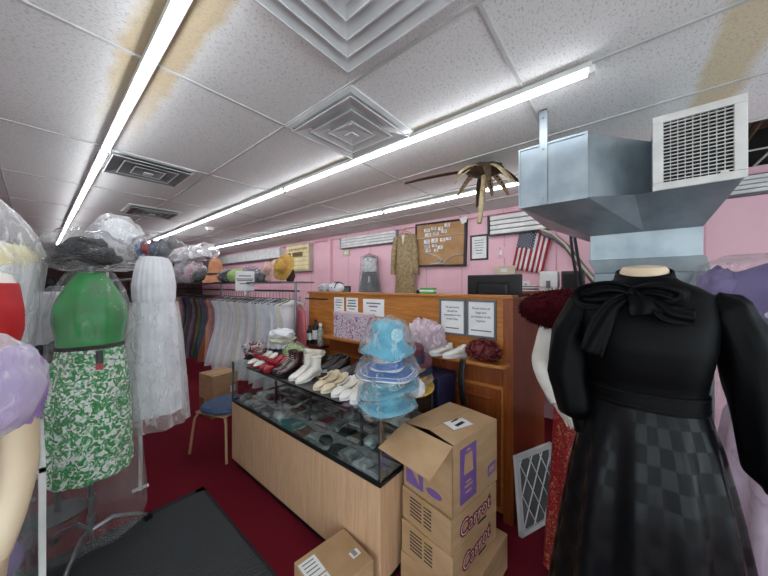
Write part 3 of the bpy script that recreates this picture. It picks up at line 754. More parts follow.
# local x = viewer right, local -y = towards camera
prof = [(1.41, .168, .098), (1.52, .176, .105), (1.575, .168, .098), (1.605, .138, .085), (1.63, .10, .07), (1.65, .062, .058), (1.665, .056, .055)]
bod = [(1.25, .146, .108), (1.30, .147, .11), (1.36, .155, .118, 0, -.008), (1.43, .166, .124, 0, -.012), (1.50, .172, .116, 0, -.008), (1.555, .172, .10), (1.590, .160, .09), (1.615, .128, .078), (1.635, .09, .068), (1.645, .078, .062)]
MB().loft(rings(refine(bod, 3), 56, pw=2.25)).build('bodice', MAT['black_satin'], t, auto=80)
MB().loft(rings(refine([(1.625, .082, .066), (1.668, .074, .062), (1.670, .068, .057), (1.63, .068, .056)], 2), 40)).tiltz(.35).build('collar', MAT['black_satin'], t, auto=60)
MB().loft(rings(refine([(1.62, .064, .05), (1.672, .062, .050), (1.684, .054, .044), (1.688, .02, .02)], 2), 32)).tiltz(.15).build('neck', MAT['skin_vinyl'], t)
MB().loft(rings(refine([(1.235, .149, .112), (1.238, .1515, .1145), (1.288, .1515, .1145), (1.291, .149, .112)], 1), 56, pw=2.2)).build('waistband', MAT['black_satin'], t, auto=30)
for z in (1.245, 1.282): MB().loft(rings([(z, .1515, .1145), (z + .0015, .153, .116), (z + .003, .1515, .1145)], 56, pw=2.2)).build('waist_seam', MAT['black_matte'], t)
sk = [(1.24, .148, .112, 0, 0, 0), (1.21, .156, .122, 0, 0, .006), (1.12, .176, .148, 0, 0, .03), (.95, .205, .185, 0, 0, .05), (.75, .232, .215, 0, 0, .062), (.50, .262, .245, 0, 0, .07), (.22, .295, .275, 0, 0, .075)]
MB().loft(rings(refine(sk, 5), 128, 11, 1.1)).build('skirt', MAT['black_jacquard'], t, auto=80)
MB().lathe([(.0, .005), (.17, .005), (.17, .02), (.03, .03), (.016, .06), (.016, .3)], 28).build('stand', MAT['black_plastic'], t)
def sleeve(pts, rr):
    mb = MB(); P = [Vector(p) for p in pts]; out = []
    # dense centre line
    pp = []; q = []
    for i in range(len(P) - 1):
        for k in range(5):
            a = k / 5; pp.append(P[i].lerp(P[i + 1], a)); q.append(rr[i] + (rr[i + 1] - rr[i]) * (a * a * (3 - 2 * a)))
    pp.append(P[-1]); q.append(rr[-1])
    for i, p in enumerate(pp):
        a = pp[max(i - 1, 0)]; b_ = pp[min(i + 1, len(pp) - 1)]; tt = (b_ - a).normalized()
        sx = tt.cross(Vector((0, 1, 0))).normalized(); sy = sx.cross(tt).normalized()
        out.append([p + (sx * math.cos(2 * PI * k / 32) + sy * math.sin(2 * PI * k / 32)) * q[i] * (1 + .05 * math.sin(7 * 2 * PI * k / 32 + i * .5) + .05 * noise.noise(Vector((k * .4, i * .3, 1)))) for k in range(32)])
    return mb.loft(out)
s1 = sleeve([(-.145, 0, 1.575), (-.172, 0, 1.545), (-.208, -.005, 1.44), (-.212, -.01, 1.30), (-.178, -.02, 1.17), (-.166, -.022, 1.14)], [.03, .048, .060, .070, .066, .036]).build('sleeve', MAT['black_satin'], t, auto=80)
s2 = sleeve([(.15, 0, 1.58), (.182, 0, 1.55), (.222, 0, 1.44), (.252, 0, 1.30), (.280, -.01, 1.12), (.292, -.015, 1.05)], [.03, .052, .062, .072, .074, .040]).build('sleeve', MAT['black_satin'], t, auto=80)
MB().tube([(.288, -.012, 1.06), (.31, -.02, .985)], [.036, .032], 20).build('cuff', MAT['black_satin'], s2)
MB().tube([(-.168, -.02, 1.145), (-.160, -.024, 1.09)], [.036, .032], 20).build('cuff', MAT['black_satin'], s1)
hb = MB(); hand(hb, (-.158, -.026, 1.09), (.1, -.06, -1), (1, 0, 0), 0, .8); hb.build('hand', MAT['skin_vinyl'], t)
hb = MB(); hand(hb, (.312, -.022, .985), (.1, -.05, -1), (-1, -.2, 0), 0, .8); hb.build('hand', MAT['skin_vinyl'], t)
# bow
def ribbon(path, wid, name='ribbon', lean=None, par=t):
    P = [Vector(p) for p in path]; pp = []
    for i in range(len(P) - 1):
        for k in range(6):
            p0 = P[max(i - 1, 0)]; p1 = P[i]; p2 = P[i + 1]; p3 = P[min(i + 2, len(P) - 1)]; s = k / 6
            pp.append(.5 * ((2 * p1) + (-p0 + p2) * s + (2 * p0 - 5 * p1 + 4 * p2 - p3) * s * s + (-p0 + 3 * p1 - 3 * p2 + p3) * s ** 3))
    pp.append(P[-1]); n = len(pp) - 1
    def fn(u, v_):
        i = min(int(u * n + .5), n); p = pp[i]; a = pp[max(i - 1, 0)]; b_ = pp[min(i + 1, n)]
        tt = (b_ - a).normalized(); sd = tt.cross(Vector((0, 1, 0)))
        sd = sd.normalized() if sd.length > .1 else Vector((0, 0, 1))
        w_ = wid[0] + (wid[1] - wid[0]) * min(1, u * 1.6) if not callable(wid) else wid(u)
        return p + sd * (v_ - .5) * w_ + Vector((0, -.006 * math.sin(v_ * PI * 3 + u * 4), 0))
    return MB().grid(fn, n, 8).build(name, MAT['black_satin'], par, thick=.004, auto=80, fix=False)
bow = MB().blob((-.035, -.108, 1.600), (.020, .016, .024), .15, 2, 3).build('bow', MAT['black_satin'], t)
ribbon([(-.03, -.112, 1.602), (-.085, -.135, 1.618), (-.15, -.128, 1.600), (-.158, -.112, 1.575), (-.10, -.112, 1.578), (-.04, -.108, 1.596)], (.025, .062), 'bow_loop', par=bow)
ribbon([(-.035, -.114, 1.602), (.02, -.138, 1.612), (.07, -.130, 1.595), (.03, -.128, 1.575), (-.03, -.116, 1.594)], (.025, .055), 'bow_loop', par=bow)
ribbon([(-.045, -.118, 1.59), (-.085, -.135, 1.55), (-.115, -.142, 1.47), (-.135, -.146, 1.40)], (.028, .062), 'bow_tail', par=bow)
ribbon([(-.02, -.118, 1.592), (.02, -.138, 1.565), (.05, -.146, 1.54), (.10, -.142, 1.535)], (.026, .05), 'bow_tail', par=bow)
ribbon([(-.032, -.122, 1.60), (-.01, -.14, 1.57), (.0, -.146, 1.535)], (.03, .075), 'bow_tail', par=bow)

# ---- fur and paisley mannequin
px_, py_ = 1.83, .135
t = thing('dress_mannequin', 'white mannequin with burgundy fur stole and red paisley skirt behind the black dress', 'mannequin', (px_, py_, 0), face_rot(px_, py_))
MB().loft(rings(refine([(.98, .15, .11), (1.10, .125, .095), (1.25, .15, .11), (1.36, .165, .105), (1.43, .15, .09), (1.47, .09, .07), (1.52, .055, .055), (1.56, .05, .05), (1.575, .02, .02)], 3), 40, pw=2.2)).build('torso', MAT['mannequin_white'], t, auto=80)
ar = MB().tube([(-.14, .0, 1.43), (-.175, -.005, 1.38), (-.205, -.01, 1.28), (-.222, -.015, 1.20), (-.20, -.05, 1.13), (-.16, -.09, 1.06), (-.135, -.11, 1.02)], [.05, .052, .046, .042, .038, .032, .027], 18, dense=4)
hand(ar, (-.135, -.11, 1.02), (.6, -.2, -.7), (.6, -.5, .4), 0, .8)
ar.build('arm', MAT['mannequin_white'], t, auto=80)
sk = [(1.06, .13, .11, 0, 0, .0), (.98, .155, .135, 0, 0, .02), (.7, .165, .15, 0, 0, .035), (.4, .185, .17, 0, 0, .05), (.12, .20, .19, 0, 0, .06)]
MB().loft(rings(refine(sk, 6), 96, 11, .4)).build('skirt', MAT['paisley'], t, auto=80)
MB().lathe([(.0, .003), (.15, .003), (.15, .015), (.02, .03), (.014, .2)], 24).build('stand', MAT['black_plastic'], t)
# stole: shaggy roll round the shoulders
r_ = random.Random(5); f = MB()
f.blob((-.09, -.05, 1.495), (.225, .135, .105), .12, 5, 2, 40, 24)
for k in range(2200):
    th = math.acos(r_.uniform(-1, 1)); a = r_.uniform(0, 2 * PI)
    q = Vector((math.sin(th) * math.cos(a), math.sin(th) * math.sin(a), math.cos(th)))
    p = Vector((-.09 + q.x * .22, -.05 + q.y * .13, 1.495 + q.z * .10)); dv = (q + Vector((r_.uniform(-.6, .6), r_.uniform(-.6, .6), r_.uniform(-.9, .3)))).normalized() * r_.uniform(.018, .03)
    sd = dv.cross(Vector((r_.uniform(-1, 1), r_.uniform(-1, 1), .3))).normalized() * .0035
    f.add([p - sd, p + sd, p + dv], [(0, 1, 2)])
f.build('fur_stole', MAT['burgundy_fur'], t, auto=0, fix=False)

# ---- purple dress at the right edge
ux, uy = 1.99, -.56
t = thing('bagged_dress', 'purple and lilac dress under clear plastic at the right edge of the photo', 'dress', (ux, uy, 0), face_rot(ux, uy))
MB().loft(rings(refine([(1.15, .14, .11), (1.30, .16, .12), (1.48, .20, .12), (1.60, .21, .11), (1.68, .17, .095), (1.72, .08, .07), (1.735, .04, .04)], 3), 48, 7, .6, pw=2.2)).build('bodice', MAT['purple_cloth'], t, auto=80)
for s in (-1, 1): MB().blob((s * .21, 0, 1.60), (.085, .085, .10), .25, 3, 4 + s, 24, 14, ridge=.3).build('puff_sleeve', MAT['purple_cloth'], t)
sk = [(1.18, .15, .12, 0, 0, .02), (1.05, .20, .17, 0, 0, .05), (.7, .245, .215, 0, 0, .06), (.25, .27, .24, 0, 0, .07)]
MB().loft(rings(refine(sk, 5), 96, 12)).build('skirt', MAT['pale_lilac'], t, auto=80)
r_ = random.Random(3); fl = MB()
for k in range(26):
    a = -PI / 2 + r_.uniform(-1.1, 1.1); z = 1.50 + r_.uniform(-.07, .05)
    fl.blob((.20 * math.cos(a), .125 * math.sin(a), z), (.017, .014, .017), .4, 4, k, 10, 6)
fl.build('flower_trim', MAT['white_cloth'], t)
MB().loft(rings(refine([(.15, .30, .27, 0, 0, .03), (.7, .285, .26, 0, 0, .03), (1.2, .28, .24, 0, 0, .03), (1.6, .325, .20, 0, 0, .03), (1.72, .28, .15, 0, 0, .03), (1.76, .20, .06, 0, 0, .02)], 5), 72, 9, .2)).build('plastic_cover', MAT['bag_clear'], t, auto=80)
MB().lathe([(.0, .003), (.16, .003), (.16, .015), (.02, .03), (.014, .28)], 24).build('stand', MAT['black_plastic'], t)

# ---- green dress on a wheeled stand
gx_, gy_ = .215, 2.50
t = thing('bagged_dress', 'green and white leaf-print halter dress in clear plastic on a wheeled stand', 'dress', (gx_, gy_, 0), face_rot(gx_, gy_))
MB().loft(rings(refine([(1.25, .145, .11, 0, 0, .01), (1.33, .15, .115, 0, 0, .02), (1.42, .165, .12, 0, 0, .02), (1.50, .158, .115, 0, 0, .03), (1.58, .125, .095, 0, 0, .03), (1.66, .085, .065, 0, 0, .04), (1.70, .06, .05, 0, 0, .03)], 4), 64, 9, .3, pw=2.1)).build('bodice', MAT['green_satin'], t, auto=80)
MB().loft(rings(refine([(1.245, .148, .113), (1.247, .153, .118), (1.268, .153, .118), (1.27, .148, .113)], 1), 48)).build('waist_belt', MAT['black_matte'], t, auto=30)
MB().box(.02, .05, -.134, -.126, 1.13, 1.24).box(.018, .052, -.136, -.132, 1.13, 1.165, 1).build('hang_tag', [MAT['dark_cloth'], MAT['red_pack']], t, smooth=False)
sk = [(1.25, .146, .112, 0, 0, .0), (1.18, .158, .125, 0, 0, .02), (.95, .178, .15, 0, 0, .035), (.7, .185, .16, 0, 0, .04), (.49, .19, .165, 0, 0, .045)]
MB().loft(rings(refine(sk, 6), 96, 10), c1=True).build('skirt', MAT['green_leaf'], t, auto=80)
st = MB().tube([(0, 0, .10), (0, 0, 1.74)], .013, 10).lathe([(0, .30), (.02, .30), (.024, .32), (.02, .34), (0, .34)], 12).lathe([(0, .18), (.02, .18), (.022, .2), (.02, .22), (0, .22)], 12).build('stand_pole', MAT['steel_rail'], t)
for a in (.15, 2.2, 4.3):
    c_, s_ = math.cos(a), math.sin(a)
    lg = MB().tube([(0, 0, .13), (.10 * c_, .10 * s_, .15), (.22 * c_, .22 * s_, .09), (.27 * c_, .27 * s_, .05)], .012, 8).build('stand_leg', MAT['steel_rail'], t)
    MB().lathe([(0, -.01), (.024, -.01), (.026, 0), (.024, .01), (0, .01)], 16, mat=Matrix.Translation((.28 * c_, .28 * s_, .027)) @ Matrix.Rotation(a, 4, 'Z') @ Matrix.Rotation(PI / 2, 4, 'X')).build('caster', MAT['black_plastic'], lg)
MB().loft(rings(refine([(.14, .262, .23, 0, 0, .04), (.3, .258, .225, 0, 0, .04), (.8, .222, .195, 0, 0, .035), (1.25, .185, .15, 0, 0, .03), (1.42, .195, .15, 0, 0, .03), (1.6, .15, .115, 0, 0, .05), (1.70, .10, .07, 0, 0, .06), (1.75, .03, .03, 0, 0, .0)], 5), 80, 9), c0=False).build('plastic_cover', MAT['bag_clear'], t, auto=80)

# ---- hats and bundles in plastic
def hat(name, label, cat, loc, R_, cr, ch, mats, rot=(0, 0, 0), droop=.02, band=None, cover=None, group=None, flower=None, stripes=None, par=None, wob=.06, seed=0, up=0):
    t = thing(name, label, cat, loc, 0, group); t.rotation_euler = rot
    prof = [(R_, -droop), (R_ * .985, -droop + .005), (R_ * .8, -droop * .5 + .005 + up), (cr * 1.08, .004), (cr, .016), (cr * .98, ch * .55), (cr * .92, ch * .85), (cr * .78, ch * .97), (cr * .4, ch), (.004, ch)]
    MB().lathe(prof, 48, wob=wob, seed=seed).lathe([(R_ * .985, -droop - .002), (cr * .9, -.002), (cr * .85, ch * .3)], 48, wob=wob, seed=seed).build('hat_body', MAT[mats], t, auto=70)
    if band: MB().lathe([(cr * 1.01, .012), (cr * 1.045, .014), (cr * 1.03, ch * .42), (cr * .99, ch * .42)], 48).build('hat_band', MAT[band], t, auto=50)
    if stripes:
        def zb(r):
            P = [(cr * 1.08, .004), (R_ * .8, -droop * .5 + .005), (R_ * .985, -droop + .005), (R_, -droop)]
            for (a, za), (b_, z_) in zip(P, P[1:]):
                if r <= b_: return za + (z_ - za) * max(0, (r - a)) / (b_ - a)
            return -droop
        for k, q in enumerate(stripes):
            ra, rb_ = R_ * q[0], R_ * q[1]; rm = (ra + rb_) / 2
            MB().lathe([(ra, zb(ra)), (ra + .001, zb(ra) + .003), (rm, zb(rm) + .0035), (rb_ - .001, zb(rb_) + .003), (rb_, zb(rb_))], 48, wob=wob, seed=seed).build('brim_stripe', MAT[q[2]], t)
    if flower:
        fm = MB(); r_ = random.Random(seed)
        for k in range(9):
            a = 2 * PI * k / 9
            fm.blob((cr * 1.06, .018 * math.cos(a) * 1.3, ch * .5 + .018 * math.sin(a) * 1.3), (.01, .017, .017), .4, 3, k, 10, 6)
        fm.blob((cr * 1.1, 0, ch * .5), (.012, .014, .014), .3, 4, 1, 10, 6)
        o = fm.build('flower', MAT[flower], t); o.rotation_euler = (0, 0, -PI * .62)
    if cover:
        c = MB().lathe([(R_ * .3, -droop - .012), (R_ * 1.03, -droop - .012), (R_ * 1.06, -droop + .01), (R_ * .86, ch * .5), (cr * 1.12, ch * .95), (cr * .8, ch * 1.1), (.01, ch * 1.13)], 48, wob=.1, seed=seed + 1)
        c.build('plastic_cover', MAT[cover], t, auto=80)
    return t
hx, hy = 1.275, 1.03
G = 'hats stacked at the counter end'
hat('hat', 'pale turquoise hat at the bottom of the stack on the counter corner', 'hat', (hx, hy, .975), .165, .09, .075, 'turquoise', (R(2), R(-3), 0), .018, None, 'bag_fine', G, wob=.03)
hat('hat', 'turquoise wide-brimmed hat with a tilted brim, third down in the stack', 'hat', (hx + .005, hy, 1.065), .172, .09, .085, 'turquoise', (R(-6), R(-9), 0), .02, 'turq_pale', 'bag_fine', G, wob=.05, seed=2)
hat('hat', 'white hat with blue band and white-ringed blue brim, second in the turquoise stack', 'hat', (hx, hy, 1.155), .178, .088, .125, 'hat_white', (R(1), R(-3), 0), .022, 'hat_blue', 'bag_fine', G, stripes=[(.56, .84, 'hat_blue'), (.89, .925, 'hat_blue'), (.95, .98, 'hat_blue')], wob=.03, seed=4)
hat('hat', 'turquoise cloche hat with a ruffled flower under crinkled plastic, top of the stack', 'hat', (hx, hy, 1.298), .155, .095, .125, 'turquoise', (R(3), R(-2), 0), .045, None, 'bag_fine', G, flower='turq_pale', wob=.06, seed=5)
# black hat on the green dress stand
t = thing('bagged_hat', 'wide black hat wrapped in clear plastic above the green dress', 'hat', (gx_ - .02, gy_ + .0, 1.775), 0)
MB().lathe([(.165, .0), (.16, .012), (.11, .03), (.10, .05), (.095, .10), (.07, .13), (.004, .135)], 40, wob=.1, seed=2).lathe([(.16, -.006), (.08, -.004)], 40, wob=.1, seed=2).build('hat_body', MAT['black_matte'], t, auto=70)
r_ = random.Random(8); fm = MB()
for k in range(22):
    a = r_.uniform(-2.6, -.6); fm.blob((.12 * math.cos(a), .12 * math.sin(a), .045 + r_.uniform(-.01, .03)), (.028, .028, .022), .5, 4, k, 12, 8)
fm.build('flower_trim', MAT['dark_cloth'], t)
MB().blob((0, 0, .055), (.20, .195, .125), .22, 3, 5, 48, 24, ridge=.25).build('plastic_cover', MAT['bag_clear'], t, auto=80)

# ---- rack behind the green dress
t = thing('clothes_rack', 'white-posted clothes rack with a wire top shelf behind the green dress', 'clothes rack', (.62, 3.75, 0))
for x in (-.09,):
    for y in (-.80, .85): MB().tube([(x, y, 0), (x, y, 1.86)], .0125, 10).tube([(x - .05, y, .014), (x + .05, y, .014)], .0125, 8).build('post', MAT['white_metal'], t)
d = MB()
for k in range(9): d.tube([(-.19 + .034 * k, -.8, 1.80), (-.19 + .034 * k, .85, 1.80)], .003, 6)
for y in (-.8, -.25, .3, .85): d.tube([(-.19, y, 1.797), (.082, y, 1.797)], .006, 6)
d.build('wire_shelf', MAT['white_metal'], t)
MB().tube([(-.045, -.8, 1.68), (-.045, .85, 1.68)], .0125, 10).build('hanging_rail', MAT['steel_rail'], t)
MB().tube([(-.13, -.8, 1.68), (.04, -.8, 1.68)], .009, 8).build('cross_bar', MAT['white_metal'], t)
MB().tube([(-.13, .85, 1.68), (.04, .85, 1.68)], .009, 8).build('cross_bar', MAT['white_metal'], t)

def bundle(name, label, cat, loc, rad, mat, cover=None, amp=.2, seed=0, ridge=.3, group=None, freq=3, flat=-.8, cs=1.15):
    t = thing(name, label, cat, (loc[0], loc[1], loc[2]), 0, group)
    MB().blob((0, 0, rad[2] * abs(flat)), rad, amp, freq, seed, 36, 20, flat=-rad[2] * abs(flat) + .002, ridge=ridge).build('contents', MAT[mat], t, auto=80)
    if cover:
        MB().blob((0, 0, rad[2] * abs(flat)), [r * cs for r in rad], amp * 1.3, freq * 1.4, seed + 3, 40, 24, flat=-rad[2] * abs(flat) + .001, ridge=.4).build('plastic_cover', MAT[cover], t, auto=80)
    return t
bundle('bagged_hat', 'round white hat in a clear bag on top of the rack behind the green dress', 'hat', (.42, 3.13, 1.812), (.155, .155, .19), 'white_cloth', 'bag_white', .08, 1, .15)
bundle('bagged_bundle', 'grey rounded bundle in clear plastic below the white hat bag', 'bag', (.39, 2.80, 1.62) if False else (.62, 3.62, 1.812), (.15, .15, .10), 'grey_cloth', 'bag_clear', .15, 2, .2)
# bag of hats hanging over the white dress
t = thing('bagged_hats', 'clear bag of blue, red and grey hats above the white pleated dress', 'hat', (.64, 2.93, 1.81))
for k, (dx, m_, rr) in enumerate(((-.13, 'hat_blue', .075), (-.055, 'red_leather', .085), (.01, 'g_slate', .10), (.08, 'grey_cloth', .105))):
    MB().lathe([(rr, 0), (rr * .97, .012), (rr * .6, .02), (rr * .55, .06), (rr * .3, .07), (.002, .07)], 28, wob=.08, seed=k, mat=Matrix.Translation((dx * .64, -dx * .77, .105)) @ Matrix.Rotation(face_rot(.66, 2.9), 4, 'Z') @ Matrix.Rotation(R(-78), 4, 'Y') @ Matrix.Rotation(R(12), 4, 'X')).build('hat', MAT[m_], t)
MB().blob((.01, -.01, .105), (.19, .17, .125), .2, 3, 8, 44, 24, flat=-.103, ridge=.35).build('plastic_cover', MAT['bag_clear'], t, auto=80)
# white pleated dress hanging from the rack front
wx, wy = .578, 2.76
t = thing('bagged_dress', 'long white pleated dress in a clear garment bag hanging beside the green dress', 'dress', (wx, wy, 0), face_rot(wx, wy))
MB().loft(rings(refine([(1.46, .112, .08, 0, 0, .04), (1.52, .13, .09, 0, 0, .025), (1.62, .135, .09, 0, 0, .02), (1.74, .118, .08, 0, 0, .025), (1.80, .105, .06, 0, 0, .03), (1.835, .085, .045, 0, 0, .03), (1.845, .05, .03)], 4), 120, 23)).build('bodice', MAT['white_cloth'], t, auto=80)
MB().loft(rings(refine([(.66, .19, .14, 0, 0, .05), (.9, .182, .13, 0, 0, .045), (1.2, .16, .115, 0, 0, .04), (1.42, .14, .095, 0, 0, .03), (1.50, .122, .085, 0, 0, .02)], 4), 96, 11, .3)).build('skirt', MAT['white_cloth'], t, auto=80)
MB().loft(rings(refine([(.56, .215, .16, 0, 0, .06), (.8, .205, .155, 0, 0, .04), (1.2, .18, .135, 0, 0, .03), (1.5, .14, .11, 0, 0, .05)], 5), 80, 9, 1), c0=False, c1=False).build('plastic_cover', MAT['bag_white'], t, auto=80)
MB().tube([(-.08, 0, 1.79), (0, 0, 1.83), (.08, 0, 1.79)], .006, 6).tube([(0, 0, 1.83), (0, 0, 1.86), (.012, .0, 1.88), (.01, .08, 1.875)], .003, 6).build('hanger', MAT['steel_rail'], t)

# ---- flat garments on hangers, used for all the racks
def garment_mb(L_, w_top, w_hem, th, seed, sleeves=True):
    m = MB(); r_ = random.Random(seed)
    sp = [(-.075, .03, .012), (-.10, .075, .018), (-.125, w_top * .93, .022), (-.16, w_top, th * .8), (-.28, w_top * .82, th), (-.45, w_top * .78, th * .9), (-.6, w_top * .9, th * 1.05), (-L_ * .8, w_hem * .95, th * 1.2), (-L_, w_hem, th * 1.3)]
    sp = [(z, rx * r_.uniform(.96, 1.04), ry, r_.uniform(-.006, .006) + .02 * r_.uniform(-1, 1) * (-z), r_.uniform(-.008, .008) * (1 - z), .0 if z > -.2 else .05 * min(1, (-z) / .8)) for z, rx, ry in sp]
    m.loft(rings(refine(sp, 3), 40, 7, seed * 1.3, pw=2.4))
    if sleeves:
        for s in (-1, 1):
            m.loft(rings(refine([(-.13, .02, .016, s * w_top * .85, 0), (-.17, .05, .022, s * w_top * .95, 0), (-.34, .055, .024, s * (w_top + .03), .004), (-.52, .04, .018, s * (w_top + .035), .006)], 3), 16, 3, seed))
    return m
def hanger_mb():
    m = MB().tube([(-.19, 0, -.135), (-.05, 0, -.085), (0, 0, -.07), (.05, 0, -.085), (.19, 0, -.135)], .005, 6)
    m.tube([(0, 0, -.07), (0, 0, -.01), (.004, 0, .018), (-.012, 0, .026), (-.022, 0, .012)], .002, 6); return m
protos = {}
def garment(kind, mat, loc, rz, label, cat='garment', group=None, tilt=0):
    kind0 = kind
    if len(kind) < 6: kind = kind + str(rnd.randint(0, 3))
    if kind not in protos:
        L_, wt, wh, th, sl = {'long': (1.14, .20, .22, .024, False), 'slim': (1.18, .185, .20, .022, False), 'short': (.80, .20, .20, .026, True), 'full': (1.16, .19, .245, .027, False)}[kind0]
        L_ *= rnd.uniform(.95, 1.04); wt *= rnd.uniform(.9, 1.05); wh *= rnd.uniform(.92, 1.1); th *= .8
        t = thing('hanging_garment', label, cat, loc, rz, group)
        garment_mb(L_, wt, wh, th, len(protos) + 2, sl).build('cloth', MAT['w_white'], t, auto=80)
        hanger_mb().build('hanger', MAT['dark_gap'], t)
        protos[kind] = t; o = t
        if mat != 'w_white':
            for ch in t.children:
                if ch.name.startswith('cloth'):
                    ch.material_slots[0].link = 'OBJECT'; ch.material_slots[0].material = MAT[mat]
    else:
        o = dup(protos[kind], loc, (0, 0, rz), label, group)
        o['category'] = cat
        for ch in o.children:
            if ch.name.startswith('cloth'):
                ch.material_slots[0].link = 'OBJECT'; ch.material_slots[0].material = MAT[mat]
    o.rotation_euler = (tilt, 0, rz)
    return o
# long rack
RXX = 1.95
t = thing('clothes_rack', 'long metal clothes rack with a top shelf along the pink wall', 'clothes rack', (RXX, 5.15, 0))
for x in (-.02, ):
    for y in (-2.22, -.1, 2.35): MB().tube([(x, y, 0), (x, y, 1.66)], .014, 10).build('post', MAT['steel_rail'], t)
for y in (-2.22, -.1, 2.35): MB().tube([(-.22, y, .02), (.24, y, .02)], .014, 8).build('foot', MAT['steel_rail'], t)
MB().tube([(-.0, -2.25, 1.56), (-.0, 2.4, 1.56)], .0125, 10).build('hanging_rail', MAT['steel_rail'], t)
d = MB().box(-.22, .22, -2.25, 2.4, 1.655, 1.672).build('top_shelf', MAT['steel_rail'], t, smooth=False)
wn = {'w_white': 'bright white', 'w_ivory': 'ivory', 'w_cool': 'cool white', 'w_shell': 'shell white'}
y = 3.02; k = 0
while y < 5.0:
    mt = ('w_white', 'w_cool', 'w_white', 'w_ivory', 'w_white', 'w_shell', 'w_cool')[(k * 3) % 7]
    if abs(y - 5.05) > .03:
        garment(('long', 'slim', 'full')[k % 3], mt, (RXX, y, 1.533), rnd.uniform(-.28, .22), f'{nth(mt)} {wn[mt]} dress from the near end of the long rack', 'dress', f'{wn[mt]} dresses on the long rack', rnd.uniform(-.03, .03))
    y += .074 + rnd.uniform(-.008, .01); k += 1
cols = [('g_rose', 'dusty pink'), ('g_forest', 'dark green'), ('g_grey', 'grey'), ('g_tan', 'tan'), ('g_wine', 'wine red'), ('g_peach', 'peach'), ('g_plum', 'plum'), ('g_mauve', 'mauve'), ('g_slate', 'slate blue'), ('g_navy', 'navy'), ('g_rust', 'rust'), ('g_olive', 'olive green')]
y = 5.12; k = 0
while y < 7.45:
    mt, nm = cols[(k * 5 + k // 12) % 12] if y < 6.9 else cols[(8, 10, 11)[k % 3]]
    garment(('slim', 'long', 'full')[k % 3], mt, (RXX, y, 1.533), rnd.uniform(-.25, .2), f'{nth(mt)} {nm} dress from the near end of the long rack', 'dress', f'{nm} dresses on the long rack', rnd.uniform(-.03, .03))
    y += .078 + rnd.uniform(-.008, .01); k += 1
garment('short', 'coral_cloth', (1.985, 2.93, 1.47), 1.2, 'coral red garment at the near end of the long rack', 'garment')
# rack behind the green dress
for k, (y, mt, nm) in enumerate(((3.12, 'dark_cloth', 'black'), (3.22, 'w_cool', 'pale grey'), (3.34, 'grey_cloth', 'dark grey'), (3.45, 'w_white', 'white'), (3.57, 'brown_cloth', 'brown'), (3.7, 'w_ivory', 'ivory'), (3.84, 'dark_cloth', 'off-black'), (4.0, 'g_wine', 'wine'), (4.16, 'brown_cloth', 'deep brown'), (4.3, 'w_white', 'plain white'))):
    garment(('short', 'long')[k % 2], mt, (.575, y, 1.655), rnd.uniform(-.1, .1), f'{nm} garment hanging on the white-posted rack behind the green dress', 'garment', 'clothes on the white-posted rack')
# left rack
t = thing('clothes_rack', 'clothes rack along the left aisle behind the glass case', 'clothes rack', (-.22, 4.5, 0))
for y in (-1.1, 1.2): MB().tube([(0, y, 0), (0, y, 1.72)], .014, 10).tube([(-.22, y, .02), (.22, y, .02)], .014, 8).build('post', MAT['steel_rail'], t)
MB().tube([(0, -1.12, 1.70), (0, 1.22, 1.70)], .0125, 10).build('hanging_rail', MAT['steel_rail'], t)
MB().box(-.18, .18, -1.1, 1.2, 1.725, 1.74).build('top_shelf', MAT['white_metal'], t, smooth=False)
for k, (y, mt, nm) in enumerate(((3.06, 'w_white', 'white'), (3.16, 'pale_lilac', 'pale lilac'), (3.26, 'w_cool', 'pale grey'), (3.36, 'dark_cloth', 'black'), (3.48, 'w_white', 'plain white'), (3.6, 'red_cloth', 'red'), (3.75, 'dark_cloth', 'off-black'), (3.9, 'w_ivory', 'ivory'), (4.1, 'g_plum', 'plum'), (4.3, 'g_navy', 'navy'), (4.6, 'w_shell', 'shell white'), (4.9, 'brown_cloth', 'brown'))):
    garment(('full', 'short')[k % 2], mt, (-.20, y + .42, 1.675), rnd.uniform(-.1, .1), f'{nm} garment on the rack along the left aisle', 'garment', 'clothes on the left aisle rack')
# clutter between the red mannequin and the green dress
def stand_bag(name, label, px, py, d, rad, mat, cover, seed, cat='bag', **kw):
    p = at(px, py, d=d); return bundle(name, label, cat, (p.x, p.y, p.z - rad[2] * .8), rad, mat, cover, .2, seed, .3, **kw)
t = thing('bagged_dress', 'white and lilac dress in clear plastic left of the green dress', 'dress', (.10, 3.08, 0), face_rot(.10, 3.08))
MB().loft(rings(refine([(.35, .20, .15, 0, 0, .06), (.9, .17, .13, 0, 0, .06), (1.3, .12, .09, 0, 0, .05), (1.45, .14, .09, 0, 0, .04), (1.58, .09, .06, 0, 0, .03)], 5), 72, 10)).build('gown', MAT['w_cool'], t, auto=80)
MB().loft(rings(refine([(1.10, .145, .112, 0, 0, .04), (1.16, .14, .108, 0, 0, .04)], 2), 48, 8)).build('lilac_sash', MAT['lavender_cloth'], t)
MB().blob((.02, -.10, 1.17), (.13, .06, .07), .4, 3, 3, 30, 18, ridge=.3).build('black_lace_wrap', MAT['dark_cloth'], t)
MB().loft(rings(refine([(.3, .225, .175, 0, 0, .06), (.9, .20, .155, 0, 0, .06), (1.3, .165, .13, 0, 0, .05), (1.5, .15, .10, 0, 0, .05), (1.62, .04, .03)], 5), 72, 8)).build('plastic_cover', MAT['bag_clear'], t, auto=80)
MB().lathe([(.0, .003), (.15, .003), (.15, .015), (.02, .03), (.014, .36)], 24).build('stand', MAT['black_plastic'], t)

